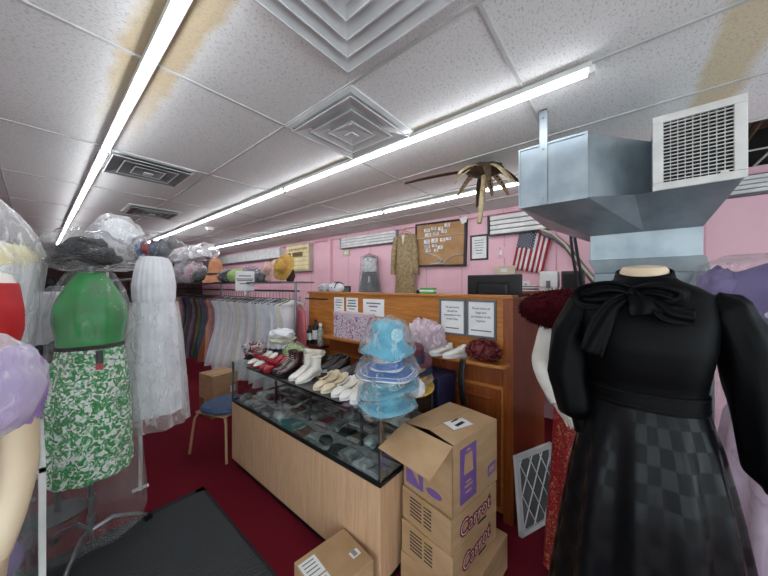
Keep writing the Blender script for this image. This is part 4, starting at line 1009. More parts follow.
# ---- glass case at left with the red mannequin
t = thing('glass_case', 'white-framed glass display case at the lower left beside the green dress', 'display case', (-.30, 2.0, 0))
fr = MB()
X0, X1, Y0, Y1, Z1 = -.30, .325, -.32, .33, .93
for x in (X0, X1 - .018):
    for y in (Y0, Y1 - .018): MB().box(x, x + .018, y, y + .018, .0, Z1).build('corner_post', MAT['white_metal'], t, smooth=False)
fr.box(X0, X1, Y0, Y0 + .018, Z1 - .012, Z1).box(X0, X1, Y1 - .018, Y1, Z1 - .012, Z1).box(X0, X0 + .018, Y0, Y1, Z1 - .012, Z1).box(X1 - .018, X1, Y0, Y1, Z1 - .012, Z1).build('top_frame', MAT['white_metal'], t, smooth=False)
MB().box(X0 + .01, X1 - .01, Y0 + .01, Y1 - .01, Z1, Z1 + .006).build('top_glass', MAT['case_glass'], t, smooth=False)
MB().box(X0 + .018, X1 - .018, Y0 + .006, Y0 + .011, .05, Z1 - .012).box(X1 - .011, X1 - .006, Y0 + .018, Y1 - .018, .05, Z1 - .012).build('side_glass', MAT['case_glass'], t, smooth=False)
MB().box(X0, X1, Y0, Y1, .03, .05).build('base', MAT['white_metal'], t, smooth=False)
MB().box(X0 + .02, X1 - .02, Y0 + .02, Y1 - .02, .5, .507).build('shelf', MAT['case_glass'], t, smooth=False)
for k, (dx, dy, z, m_, nm, rad) in enumerate(((.16, -.2, .509, 'lavender_cloth', 'lilac bundle in clear plastic on the shelf of the left glass case', (.12, .1, .09)), (-.05, -.15, .509, 'navy', 'dark blue bundle in clear plastic on the shelf of the left glass case', (.08, .09, .05)), (.15, .05, .509, 'white_cloth', 'white bundle at the back of the shelf in the left glass case', (.12, .1, .12)), (.15, -.12, .051, 'pale_lilac', 'pale lilac bundle on the floor of the left glass case', (.13, .15, .17)), (.18, .18, .051, 'red_pack', 'red and white bundle on the floor of the left glass case', (.10, .09, .15)))):
    bundle('bagged_bundle', nm, 'bag', (-.30 + dx * .9, 2.0 + dy * .9, z), rad, m_, 'bag_clear', .2, k + 20, .3, cs=1.08)
rx_, ry_ = -.205, 1.985
t = thing('bust_form', 'bust form in a bright red strapless top on the left glass case', 'mannequin', (rx_, ry_, .937), face_rot(-.16, 1.99))
MB().loft(rings(refine([(.16, .15, .12), (.24, .135, .10), (.38, .15, .115), (.50, .175, .13, 0, -.01), (.58, .175, .125, 0, -.01), (.67, .165, .105), (.695, .16, .10)], 4), 44, pw=2.15)).build('red_top', MAT['red_cloth'], t, auto=80)
MB().loft(rings(refine([(.69, .155, .095), (.73, .14, .085), (.76, .08, .06), (.82, .05, .05), (.85, .048, .048), (.86, .02, .02)], 3), 32, pw=2.15)).build('shoulders', MAT['mannequin_white'], t, auto=80)
MB().lathe([(0, 0), (.12, 0), (.12, .012), (.02, .02), (.014, .18)], 24).build('stand', MAT['black_plastic'], t)
# pale dress in plastic above / behind the red form
yx, yy = -.20, 2.55
t = thing('bagged_dress', 'white and yellow dress in cloudy plastic behind the red bust form', 'dress', (yx, yy, 0), face_rot(yx, yy))
MB().loft(rings(refine([(1.0, .12, .10, 0, 0, .05), (1.35, .145, .11, 0, 0, .04), (1.6, .19, .13, 0, 0, .05), (1.74, .21, .125, 0, 0, .05), (1.83, .16, .10, 0, 0, .04), (1.87, .06, .05)], 4), 72, 10)).build('gown', MAT['white_cloth'], t, auto=80)
MB().loft(rings(refine([(1.72, .2, .13, 0, 0, .05), (1.78, .205, .128, 0, 0, .06), (1.84, .17, .105, 0, 0, .05)], 3), 72, 10)).build('yellow_shawl', MAT['yellow_cloth'], t, auto=80)
MB().loft(rings(refine([(.3, .14, .13, 0, 0, .05), (1.0, .165, .14, 0, 0, .04), (1.5, .215, .16, 0, 0, .04), (1.76, .24, .16, 0, 0, .05), (1.90, .2, .12, 0, 0, .06), (2.02, .13, .10, 0, 0, .08), (2.12, .05, .05)], 5), 72, 9)).build('plastic_cover', MAT['bag_white'], t, auto=80)
MB().tube([(0, 0, .02), (0, 0, 1.9)], .014, 8).lathe([(.0, .003), (.16, .003), (.16, .015), (.02, .03)], 24).build('stand', MAT['steel_rail'], t)

# ---- front left mannequin, arm hanging down
mx, my = -.222, 1.385
t = thing('dress_mannequin', 'tan mannequin with a bare arm and lilac top in plastic at the left edge', 'mannequin', (mx, my, 0), face_rot(-.05, 1.3))
MB().loft(rings(refine([(.62, .15, .12), (.8, .165, .13), (.95, .155, .115), (1.06, .12, .09), (1.18, .135, .10), (1.30, .16, .11), (1.40, .165, .10), (1.46, .12, .08), (1.49, .06, .06), (1.58, .048, .05), (1.60, .02, .02)], 3), 44, pw=2.15)).build('torso', MAT['skin_vinyl'], t, auto=80)
ar = MB().tube([(.135, 0, 1.42), (.165, -.01, 1.37), (.182, -.02, 1.27), (.188, -.03, 1.17), (.188, -.045, 1.08), (.172, -.07, .98), (.150, -.095, .885)], [.045, .05, .044, .041, .038, .033, .024], 20, dense=4)
hand(ar, (.150, -.095, .885), (-.15, -.18, -1), (-.5, -.9, 0), 0, 1.0)
ar.build('arm', MAT['skin_vinyl'], t, auto=80)
MB().loft(rings(refine([(1.0, .145, .11, 0, 0, .03), (1.12, .15, .115, 0, 0, .03), (1.30, .185, .135, 0, 0, .03), (1.40, .188, .125, 0, 0, .03), (1.47, .14, .10, 0, 0, .02)], 3), 60, 8)).build('lilac_top', MAT['lavender_cloth'], t, auto=80)
MB().blob((.176, -.016, 1.31), (.070, .070, .135), .15, 4, 3, 28, 18, ridge=.15).build('lilac_sleeve', MAT['lavender_cloth'], t, auto=80)
MB().blob((.07, -.01, 1.33), (.175, .15, .17), .12, 3.5, 6, 48, 28, ridge=.2).build('plastic_cover', MAT['bag_white'], t, auto=80)
MB().tube([(0, 0, .02), (0, 0, .64)], .016, 8).lathe([(.0, .003), (.14, .003), (.14, .015), (.02, .03)], 24).build('stand', MAT['steel_rail'], t)
# ================================================================== SHOES ON THE COUNTER
TOP = .9455
def shoe_parts(kind):
    up, so = MB(), MB()
    L_ = .245
    def sec(x, hw, z0, z1, n=20, pw=2.3):
        e = 2 / pw; r_ = []
        for k in range(n):
            a = 2 * PI * k / n; c_, s_ = math.cos(a), math.sin(a)
            r_.append((x, hw * math.copysign(abs(c_) ** e, c_), (z0 + z1) / 2 + (z1 - z0) / 2 * math.copysign(abs(s_) ** e, s_)))
        return r_
    # local: heel at x=0, toe at x=-L (towards the shop)
    if kind == 'boot':
        foot = [(0.0, .018, .034, .07), (-.02, .029, .03, .10), (-.06, .031, .024, .115), (-.10, .032, .016, .10), (-.14, .036, .010, .072), (-.18, .038, .008, .056), (-.215, .032, .008, .044), (-.238, .020, .009, .032), (-.245, .006, .012, .022)]
        up.loft([sec(x, w, a, b_) for x, w, a, b_ in foot])
        up.loft([[(-.045 + cx + rx * math.cos(2 * PI * k / 20), ry * math.sin(2 * PI * k / 20), z) for k in range(20)] for z, rx, ry, cx in ((.06, .045, .028, -.005), (.10, .044, .029, .0), (.14, .040, .030, .004), (.185, .044, .034, .006), (.20, .045, .035, .006), (.198, .038, .028, .006), (.14, .034, .024, .004))])
        heel = (.036, 0)
    elif kind == 'sneaker':
        foot = [(0.0, .020, .022, .07), (-.02, .032, .02, .085), (-.06, .034, .02, .088), (-.10, .036, .02, .082), (-.14, .040, .02, .066), (-.18, .042, .02, .054), (-.215, .038, .02, .046), (-.238, .024, .02, .036), (-.245, .008, .022, .028)]
        up.loft([sec(x, w, a, b_) for x, w, a, b_ in foot])
        up.loft([[(-.048 + rx * math.cos(2 * PI * k / 20), ry * math.sin(2 * PI * k / 20), z + .012 * math.cos(2 * PI * k / 20)) for k in range(20)] for z, rx, ry in ((.07, .046, .030), (.095, .044, .030), (.098, .036, .023), (.08, .034, .02))])
    else:  # pump: closed toe and heel, open in the middle
        foot = [(0.0, .012, .04, .075), (-.015, .026, .036, .078), (-.05, .030, .03, .052), (-.09, .030, .022, .034), (-.13, .034, .012, .03), (-.155, .037, .009, .042), (-.185, .037, .008, .042), (-.215, .031, .008, .034), (-.238, .018, .009, .024), (-.246, .005, .011, .017)]
        up.loft([sec(x, w, a, b_) for x, w, a, b_ in foot])
        for s in (-1, 1):
            up.tube([(-.005, s * .012, .066), (-.03, s * .028, .058), (-.08, s * .032, .044), (-.13, s * .035, .038), (-.16, s * .032, .045)], [.009, .008, .007, .008, .006], 8)
    # sole outline
    ol = [(-.0, 0), (-.004, .018), (-.03, .031), (-.07, .029), (-.11, .031), (-.15, .039), (-.19, .041), (-.225, .030), (-.247, .008)]
    ol = ol + [(x, -y) for x, y in ol[::-1] if y > 0]
    if kind == 'sneaker': so.prism([(x, y, 0) for x, y in ol], (0, 0, .026))
    else:
        hz = {'boot': .034, 'pump': .038}[kind]
        def zb(x): return hz * max(0, min(1, (x + .15) / .11))
        n = len(ol); so.add([(x, y, zb(x) - (0 if zb(x) > 0 else 0)) for x, y in ol] + [(x, y, zb(x) + .009) for x, y in ol], [tuple(range(n)), tuple(range(2 * n - 1, n - 1, -1))] + [(i, (i + 1) % n, n + (i + 1) % n, n + i) for i in range(n)])
        so.loft([[(-.03 + .03 * s * math.cos(2 * PI * k / 14) + .004, .024 * s * math.sin(2 * PI * k / 14), z) for k in range(14)] for z, s in ((0, .82), (hz * .5, .85), (hz + .004, 1.0))])
    return up, so
sproto = {}
def shoe(kind, label, x, y, z, rz, mat, sole, group, extra=None, pitch=0, s=1.0):
    key = kind
    t = thing('shoe', label, 'shoe', (x, y, z), rz, group); t.rotation_euler = (0, pitch, rz); t.scale = (s, s, s * (.72 if kind == 'boot' else 1))
    if key not in sproto:
        up, so = shoe_parts(kind)
        a = up.build('upper', MAT['white_leather'], t, auto=70); b_ = so.build('sole', MAT['black_plastic'], t, auto=40)
        sproto[key] = (a, b_)
    else:
        a0, b0 = sproto[key]
        a = a0.copy(); b_ = b0.copy(); COL.objects.link(a); COL.objects.link(b_); a.parent = t; b_.parent = t
    for o, mm in ((a, mat), (b_, sole)):
        o.material_slots[0].link = 'OBJECT'; o.material_slots[0].material = MAT[mm]
    if extra == 'laces':
        lc = MB()
        for k in range(5):
            q = k / 4; x_ = -.088 - .062 * (1 - q); z_ = .118 - .042 * (1 - q)
            lc.tube([(x_, -.016, z_ - .004), (x_ - .004, 0, z_ + .006), (x_, .016, z_ - .004)], .0022, 6)
        for k in range(3): lc.tube([(-.097, -.014, .13 + .02 * k), (-.099, 0, .134 + .02 * k), (-.097, .014, .13 + .02 * k)], .0022, 6)
        lc.build('laces', MAT['white_leather' if mat == 'maroon_leather' else 'cream_cloth'], t)
    if extra == 'bow':
        bw = MB().blob((-.155, .022, .06), (.02, .03, .02), .3, 3, 1, 14, 8).blob((-.155, -.022, .06), (.02, .03, .02), .3, 3, 2, 14, 8).blob((-.155, 0, .058), (.014, .012, .014), .1, 3, 2, 12, 8)
        bw.build('bow', MAT['red_leather'], t)
    if extra == 'strap':
        MB().tube([(-.075, -.034, .04), (-.07, -.022, .07), (-.068, 0, .082), (-.07, .022, .07), (-.075, .034, .04)], .006, 8).build('strap', MAT[mat], t)
    return t
e0 = 1.385   # heels stand this far in, toes reach the front edge
SH = [('pump', 'white shoe with red bow at the far counter end, farther of the pair', 1.39, 2.50, .2, 'white_leather', 'red_leather', 'bow'),
      ('pump', 'white shoe with red bow at the far counter end, nearer of the pair', 1.385, 2.40, .25, 'white_leather', 'red_leather', 'bow'),
      ('pump', 'bright red pump next to the dark maroon boots, farther one', 1.38, 2.29, .25, 'red_leather', 'red_leather', 'bow'),
      ('pump', 'bright red pump next to the dark maroon boots, nearer one', 1.375, 2.205, .2, 'red_leather', 'red_leather', 'bow'),
      ('boot', 'dark maroon laced boot, farther of the pair on the counter front', 1.40, 2.115, .2, 'maroon_leather', 'black_plastic', 'laces'),
      ('boot', 'dark maroon laced boot, nearer of the pair on the counter front', 1.39, 2.02, .15, 'maroon_leather', 'black_plastic', 'laces'),
      ('boot', 'white ankle boot, farther of the pair beside the maroon boots', 1.385, 1.87, .22, 'white_leather', 'white_leather', 'laces'),
      ('boot', 'white ankle boot, nearer of the pair beside the maroon boots', 1.38, 1.775, .2, 'white_leather', 'white_leather', 'laces'),
      ('pump', 'beige strapped pump, farther of the pair on the counter edge', 1.385, 1.575, .18, 'beige_leather', 'cream_cloth', 'strap'),
      ('pump', 'beige strapped pump, nearer of the pair on the counter edge', 1.385, 1.485, .14, 'beige_leather', 'cream_cloth', 'strap'),
      ('pump', 'white pump between the beige pumps and the hats, farther one', 1.385, 1.385, .14, 'white_leather', 'white_cloth', 'strap'),
      ('pump', 'white pump between the beige pumps and the hats, nearer one', 1.385, 1.30, .1, 'white_leather', 'white_cloth', 'strap'),
      ('sneaker', 'white sneaker lying closest to the stacked turquoise hats', 1.39, 1.215, .1, 'white_leather', 'white_cloth', None)]
for kind, lab, x, y, rz, mt, so, ex in SH: shoe(kind, lab, x, y, TOP + .0005, rz, mt, so, 'shoes along the counter front', ex)
SH2 = [('sneaker', 'black and white sneaker behind the white ankle boots, farther one', 1.655, 1.83, .1, 'black_plastic', 'white_cloth'),
       ('sneaker', 'black and white sneaker behind the white ankle boots, nearer one', 1.65, 1.735, .1, 'black_plastic', 'white_cloth'),
       ('sneaker', 'black sneaker behind the beige pumps, farther one', 1.65, 1.60 - .03, .15, 'black_plastic', 'white_cloth'),
       ('sneaker', 'black sneaker behind the beige pumps, nearer one', 1.65, 1.47, .12, 'black_plastic', 'white_cloth'),
       ('sneaker', 'white sneaker in the back row close to the hats, farther one', 1.655, 1.375, .1, 'white_leather', 'white_cloth'),
       ('sneaker', 'white sneaker in the back row close to the hats, nearer one', 1.65, 1.285, .15, 'white_leather', 'white_cloth'),
       ('pump', 'black pump in the back row by the maroon boots, farther one', 1.66, 2.05, .1, 'black_gloss', 'black_plastic'),
       ('pump', 'black pump in the back row by the maroon boots, nearer one', 1.66, 1.955, .1, 'black_gloss', 'black_plastic')]
for kind, lab, x, y, rz, mt, so in SH2: shoe(kind, lab, x, y, TOP + .0005, rz, mt, so, 'shoes in the back row on the counter')
# pieces at the far end of the counter top
def folded(name, label, cat, loc, size, mat, rz=0, layers=3, seed=0, mats=None):
    t = thing(name, label, cat, loc, rz); r_ = random.Random(seed); h = size[2] / layers
    for k in range(layers):
        MB().blob((r_.uniform(-.025, .025), r_.uniform(-.025, .025), h * (k + .5)), (size[0] / 2 * r_.uniform(.75, 1), size[1] / 2 * r_.uniform(.75, 1), h * .75), .38, 2.6, seed + k, 36, 18, flat=-h * .5, ridge=.35).build('fold', MAT[(mats or [mat] * layers)[k]], t, auto=80)
    return t
folded('folded_garment', 'plaid folded garments with red checks at the far end of the counter', 'folded clothes', (1.285, 2.60, TOP + .001), (.22, .20, .15), 'plaid', .3, 3, 2, ['dark_cloth', 'plaid', 'plaid'])
folded('folded_garment', 'heap of white folded cloth at the far back of the counter', 'folded clothes', (1.53, 2.57, TOP + .001), (.25, .24, .24), 'white_cloth', .1, 4, 5, ['dark_cloth', 'white_cloth', 'cream_cloth', 'white_cloth'])
bundle('tulle_bundle', 'pale green tulle bundle behind the dark maroon boots', 'cloth bundle', (1.50, 2.30, TOP + .001), (.085, .10, .075), 'lime_plush', 'bag_clear', .25, 3, .4)
t = thing('rolled_towel', 'cream rolled cloth lying behind the white ankle boots', 'cloth roll', (1.585, 2.19, TOP + .001), R(20))
MB().tube([(0, -.16, .045), (0, -.14, .052), (0, .14, .052), (0, .16, .045)], [.02, .05, .052, .02], 20).build('roll', MAT['cream_cloth'], t)
# pink floral gift box
t = thing('gift_box', 'pink floral gift box with a white lid standing on the wooden ledge', 'gift box', (1.985, 2.03, 1.104), R(-3))
MB().box(-.05, .05, -.24, .25, 0, .235).build('body', MAT['floral'], t, smooth=False, bevel=.003)
MB().box(-.053, .053, -.243, .253, .225, .255).build('lid', MAT['floral_paper'], t, smooth=False, bevel=.003)
# things on the ledge
bundle('plastic_bag', 'crumpled pale pink plastic bag on the wooden ledge under the framed notices', 'plastic bag', (1.955, 1.20, 1.104), (.10, .14, .125), 'floral_paper', 'bag_pink', .25, 4, .45, cs=1.1)
for k, (y, nm) in enumerate(((1.015, 'farther'), (.905, 'nearer'))):
    shoe('sneaker', f'white sneaker on the wooden ledge beside the burgundy flower hat, {nm} of the two', 2.025, y - .02, 1.104, -.55, 'white_leather', 'white_cloth', 'white shoes on the ledge', None, s=.80)
t = thing('flower_hat', 'burgundy hat covered in ruffled petals on the end of the wooden ledge', 'hat', (1.962, .735, 1.104))
r_ = random.Random(4)
MB().blob((0, 0, .065), (.072, .105, .066), .1, 3, 2, 28, 16, flat=-.064).build('crown', MAT['burgundy_velvet'], t)
fm = MB()
for k in range(120):
    th = math.acos(r_.uniform(-.5, 1)); a = r_.uniform(0, 2 * PI)
    q = Vector((math.sin(th) * math.cos(a), math.sin(th) * math.sin(a), math.cos(th)))
    p = Vector((q.x * .074, q.y * .108, .065 + q.z * .068)); up = q; sd = q.cross(Vector((r_.uniform(-1, 1), r_.uniform(-1, 1), r_.uniform(-1, 1)))).normalized(); o2 = q.cross(sd)
    L_ = r_.uniform(.016, .024)
    if p.z < .012: continue
    fm.add([p - sd * L_ * .6, p - sd * L_ + q * .012 + o2 * .006, p + q * .022 + o2 * .010, p + sd * L_ + q * .012 + o2 * .006, p + sd * L_ * .6], [(0, 1, 2, 3, 4)])
fm.build('petals', MAT['burgundy_velvet'], t, thick=.0015, fix=False)
t = thing('belt', 'black belt hanging down from the wooden ledge above the cartons', 'belt', (1.9155, .86, 1.104))
MB().grid(lambda u, v_: Vector((-.004 - .012 * math.sin(u * 3), (v_ - .5) * .045 + .01 * math.sin(u * 4), -.34 * u + .006)), 16, 3).build('strap', MAT['black_plastic'], t, thick=.004, fix=False)
MB().box(-.022, -.012, -.028, .024, -.365, -.325).build('buckle', MAT['chrome'], t, smooth=False, bevel=.003)
for k in range(4): MB().lathe([(0, 0), (.004, 0), (.004, .002), (0, .003)], 8, mat=Matrix.Translation((-.014, .005, -.12 - k * .04)) @ Matrix.Rotation(-PI / 2, 4, 'Y')).build('eyelet', MAT['chrome'], t)
# nested hats and a white puff at the counter end, behind the turquoise stack
G2 = 'hats nested behind the turquoise stack'
for k, (m_, b_, nm) in enumerate((('straw', None, 'beige straw hat, lowest of the nested hats behind the turquoise stack'), ('g_tan', 'dark_cloth', 'tan hat with a dark band in the nested hats behind the turquoise stack'), ('navy', None, 'navy hat in the nested hats behind the turquoise stack'), ('g_wine', 'navy', 'wine red hat on top of the nested hats behind the turquoise stack'))):
    hat('hat', nm, 'hat', (1.59 + k * .004, 1.045 + k * .008, TOP + .035 + k * .055), .122, .07, .09, m_, (R(10), R(-14), 0), .015, b_, None, G2, seed=k, wob=.05)
bundle('tulle_puff', 'white gathered tulle puff beside the turquoise hats on the counter end', 'cloth bundle', (1.485, .965, TOP + .003), (.045, .045, .055), 'white_cloth', None, .2, 5, .3)
# side shelf with bottles
t = thing('spray_bottle', 'black bottle with a white label on the small wooden shelf, left one', 'bottle', (1.97, 2.72, .9755), 0, 'bottles on the small shelf')
def bottle(t, r0, h0, mt, lab=True, capm='black_plastic'):
    MB().lathe([(0, 0), (r0, 0), (r0, h0 * .68), (r0 * .45, h0 * .8), (r0 * .4, h0 * .86)], 18, c1=True).build('body', MAT[mt], t)
    MB().lathe([(0, h0 * .86), (r0 * .48, h0 * .86), (r0 * .48, h0), (0, h0)], 14).build('cap', MAT[capm], t)
    if lab: MB().lathe([(r0 * 1.02, h0 * .2), (r0 * 1.02, h0 * .58)], 18).build('bottle_label', MAT['paper'], t)
bottle(t, .032, .20, 'black_plastic')
t = thing('spray_bottle', 'taller black bottle with two white labels on the small wooden shelf, middle one', 'bottle', (1.985, 2.63, .9755), 0, 'bottles on the small shelf'); bottle(t, .035, .27, 'black_plastic')
t = thing('spray_bottle', 'clear grey bottle on the small wooden shelf, right one', 'bottle', (1.975, 2.53, .9755), 0, 'bottles on the small shelf'); bottle(t, .036, .24, 'grey_pack', False, 'white_metal')
t = thing('glass_jar', 'clear jar with a white tube at the left end of the bottle shelf', 'jar', (1.955, 2.82, .9755)); MB().lathe([(0, 0), (.035, 0), (.036, .12), (.033, .12), (.032, .006), (0, .006)], 18).build('jar_body', MAT['case_glass'], t); MB().tube([(0, 0, .008), (.008, .0, .16)], .007, 8).build('white_tube', MAT['white_cloth'], t)

# ---- on top of the wooden counter
CAP = 1.5555
t = thing('tissue_box', 'small green box on top of the wooden counter below the gold dress', 'box', (2.11, 1.265, CAP), R(5))
MB().box(-.035, .035, -.065, .06, 0, .05).build('body', MAT['green_box'], t, smooth=False, bevel=.004); MB().box(-.036, .036, -.066, .061, .018, .032).build('white_stripe', MAT['paper'], t, smooth=False); MB().box(-.03, .03, .062, .095, 0, .03).build('dark_pad', MAT['black_plastic'], t, smooth=False)
t = thing('striped_cap', 'white cap with black stripes on top of the wooden counter at its far end', 'cap', (2.10, 2.42, CAP), R(0))
MB().blob((0, 0, .045), (.075, .10, .06), .05, 2, 1, 30, 16, flat=-.043).build('cap_body', MAT['white_cloth'], t)
for s in (-.05, -.01, .03): MB().tube([(-.076 * math.sqrt(max(0, 1 - (s / .1) ** 2)), s, .04), (-.055, s * .9 - .012, .085), (0, s * .8 - .018, .108), (.05, s * .8 - .02, .085)], .006, 6).build('stripe', MAT['black_plastic'], t)
bundle('silver_bundle', 'small silver wrapped bundle next to the striped cap on the wooden counter', 'bag', (2.10, 2.62, CAP), (.05, .07, .045), 'grey_pack', 'bag_white', .2, 6, .3)
# monitor on the worktop behind
mn = at(493, 290, X=2.45)
t = thing('computer_monitor', 'black computer monitor seen from the back behind the wooden counter', 'monitor', (2.45, mn.y, 1.031))
MB().box(-.004, .028, -.225, .225, .36, .685).build('screen_case', MAT['black_plastic'], t, smooth=False, bevel=.008)
MB().loft([[(-.003, -.14, .42), (-.003, .14, .42), (-.003, .14, .62), (-.003, -.14, .62)], [(-.03, -.115, .44), (-.03, .115, .44), (-.03, .115, .60), (-.03, -.115, .60)]]).build('rear_bulge', MAT['black_plastic'], t, smooth=False, bevel=.004)
MB().box(-.045, -.012, -.035, .035, .05, .50).build('stand_neck', MAT['black_plastic'], t, smooth=False, bevel=.004)
MB().box(-.11, .10, -.12, .12, 0, .016).build('stand_foot', MAT['black_plastic'], t, smooth=False, bevel=.005)
# shelf unit at the wall behind the monitor
t = thing('wall_shelf', 'wooden shelf against the pink wall behind the monitor and black dress', 'shelf', (3.62, .52, 0))
MB().box(-.22, .36, -.55, .42, 1.54, 1.565).build('board', MAT['cherry'], t, smooth=False)
for y in (-.53, .38): MB().box(-.2, .36, y, y + .02, 0, 1.54).build('side', MAT['cherry_dark'], t, smooth=False)
q = at(549, 280, X=3.55)
t = thing('paper_dispenser', 'white rounded dispenser on the shelf under the flag', 'dispenser', (3.58, q.y, 1.566))
MB().box(-.07, .07, -.088, .088, .03, .215).build('body', MAT['white_metal'], t, smooth=False, bevel=.02); MB().box(-.075, -.066, -.02, .02, .03, .11).build('slot', MAT['ink_grey'], t, smooth=False); MB().box(-.06, .06, -.08, .08, 0, .03).build('foot', MAT['white_metal'], t, smooth=False)
t = thing('speaker_box', 'black box standing right of the white dispenser', 'box', (3.60, q.y - .215, 1.566))
MB().box(-.07, .07, -.10, .10, 0, .21).build('body', MAT['black_plastic'], t, smooth=False, bevel=.006); MB().box(-.073, -.068, -.08, .08, .03, .18).build('grille', MAT['dark_gap'], t, smooth=False)
t = thing('paper_stack', 'stack of white papers and folders left of the white dispenser', 'papers', (3.53, q.y + .22, 1.566))
for k in range(5): MB().box(-.1, .1, -.11 + .01 * (k % 2), .11, k * .014, k * .014 + .012).build('folder', MAT[('paper', 'navy', 'paper', 'brown_pack', 'paper')[k]], t, smooth=False)

# ================================================================== ON THE PINK WALL
WX = 4.001
def wallbox(name, label, cat, pxl, pxr, pyt, pyb, mat, dep=.04, x=WX):
    a = at(pxl, (pyt + pyb) / 2, X=x); c = at(pxr, (pyt + pyb) / 2, X=x); m_ = at((pxl + pxr) / 2, pyt, X=x); n_ = at((pxl + pxr) / 2, pyb, X=x)
    t = thing(name, label, cat, (x, (a.y + c.y) / 2, (m_.z + n_.z) / 2))
    return t, abs(a.y - c.y) / 2, abs(m_.z - n_.z) / 2
# cork notice board
t = thing('notice_board', 'large black-framed brown board with white ribbons and pinned papers on the pink wall', 'notice board', (3.95, 2.17, 2.265)); t.rotation_euler = (R(1.5), 0, 0)
w, h = .435, .345
d = MB().box(-.015, .052, -w, w, -h, -h + .028).box(-.015, .052, -w, w, h - .028, h).box(-.015, .052, -w, -w + .028, -h + .028, h - .028).box(-.015, .052, w - .028, w, -h + .028, h - .028)
d.build('frame', MAT['frame_black'], t, smooth=False, bevel=.003)
MB().box(.0, .02, -w + .02, w - .02, -h + .02, h - .02).build('board', MAT['kraft'], t, smooth=False)
MB().tube([(-.004, w - .03, .10), (-.004, .1, .125), (-.004, -w + .03, .125)], .014, 6, flat=.4).build('ribbon', MAT['paper'], t)
rb = MB().tube([(-.004, w - .03, -.14), (-.004, .2, -.13), (-.004, .02, -.19), (-.004, -.06, -.245), (-.004, -.03, -.28), (-.004, .13, -.305)], [.018, .02, .028, .036, .028, .020], 6, flat=.3)
rb.tube([(-.004, -w + .03, -.17), (-.004, -.25, -.19), (-.004, -.12, -.26), (-.004, -.10, -.30), (-.004, .13, -.305)], [.018, .022, .03, .028, .018], 6, flat=.3).build('ribbon', MAT['paper'], t)
r_ = random.Random(11)
for (y, z, a, b_) in ((.22, .23, .10, .05), (.10, .25, .09, .05), (-.02, .235, .08, .05), (-.13, .28, .09, .05), (.20, .155, .11, .05), (.06, .165, .10, .05), (-.08, .19, .09, .05), (.22, .05, .10, .06), (.08, .06, .11, .06), (-.06, .06, .09, .05), (-.16, .07, .08, .04), (.21, -.03, .10, .05), (.08, -.02, .08, .04), (-.02, -.05, .08, .05), (.19, -.09, .09, .04), (.05, -.09, .07, .04)):
    pp = MB().box(-.003, -.0005, y - a / 2, y + a / 2, z - b_ / 2, z + b_ / 2).build('pinned_paper', MAT[r_.choice(['paper', 'white_pack', 'paper', 'w_cool'])], t, smooth=False)
    l = MB()
    for k in range(3): l.box(-.0042, -.003, y - a * .36, y + a * r_.uniform(0, .36), z - b_ * .3 + k * b_ * .28, z - b_ * .3 + k * b_ * .28 + .006)
    l.build('printed_line', MAT[r_.choice(['ink_grey', 'ink', 'navy'])], pp, smooth=False)
MB().prism([(-.018, -w + .10, h + .0), (-.018, -w - .02, h + .03), (-.018, -w - .01, h - .06), (-.018, -w + .06, h - .085)], (-.002, 0, 0)).build('corner_paper', MAT['paper'], t, smooth=False)
notice('framed_certificate', 'small black-framed white certificate on the pink wall beside the brown board', 'picture frame', 4.0005, 1.43, 1.69, 1.985, 2.345, [(.10, .14, .008), (.065, .15, .008), (.03, .12, .008), (-.005, .14, .006), (-.04, .10, .012), (-.08, .09, .01)], .025, 'frame_black')
# flag
f0 = at(531, 252, X=3.95)
t = thing('flag', 'US flag hung with vertical stripes on the pink wall', 'flag', (3.95, f0.y, f0.z)); t.rotation_euler = (R(12), 0, 0)
fw, fh = .185, .245
def wav(y, z): return -.012 * math.sin(y * 30) - .006 * math.sin(z * 14)
for k in range(13):
    y1 = fw - k * 2 * fw / 13; y0 = y1 - 2 * fw / 13
    zt = fh - (.54 * 2 * fh * .78 if k < 7 else 0)
    MB().grid(lambda u, v_: Vector((wav(y0 + (y1 - y0) * v_, 0), y0 + (y1 - y0) * v_, -fh + (zt + fh) * u)), 8, 2).build('stripe', MAT['flag_red' if k % 2 == 0 else 'flag_white'], t, thick=.002, fix=False)
zc = fh - .54 * 2 * fh * .78; yc = fw - 7 * 2 * fw / 13
cn = MB().grid(lambda u, v_: Vector((wav(yc + (fw - yc) * v_, 0), yc + (fw - yc) * v_, zc + (fh - zc) * u)), 8, 8).build('canton', MAT['flag_blue'], t, thick=.002, fix=False)
sm = MB()
for r in range(11):
    for c in range(9):
        if (r + c) % 2 == 0:
            y = yc + (fw - yc) * (c + .6) / 9.2; z = zc + (fh - zc) * (r + .6) / 11.2
            sm.prism([(wav(y, 0) - .0015, y + .0105 * (1 if q % 2 == 0 else .42) * math.sin(q * PI / 5), z + .0105 * (1 if q % 2 == 0 else .42) * math.cos(q * PI / 5)) for q in range(10)], (-.001, 0, 0))
sm.build('stars', MAT['flag_white'], cn, smooth=False)
MB().tube([(.008, fw + .01, fh), (.008, -fw - .01, fh)], .005, 6).build('hanging_rod', MAT['black_plastic'], t)
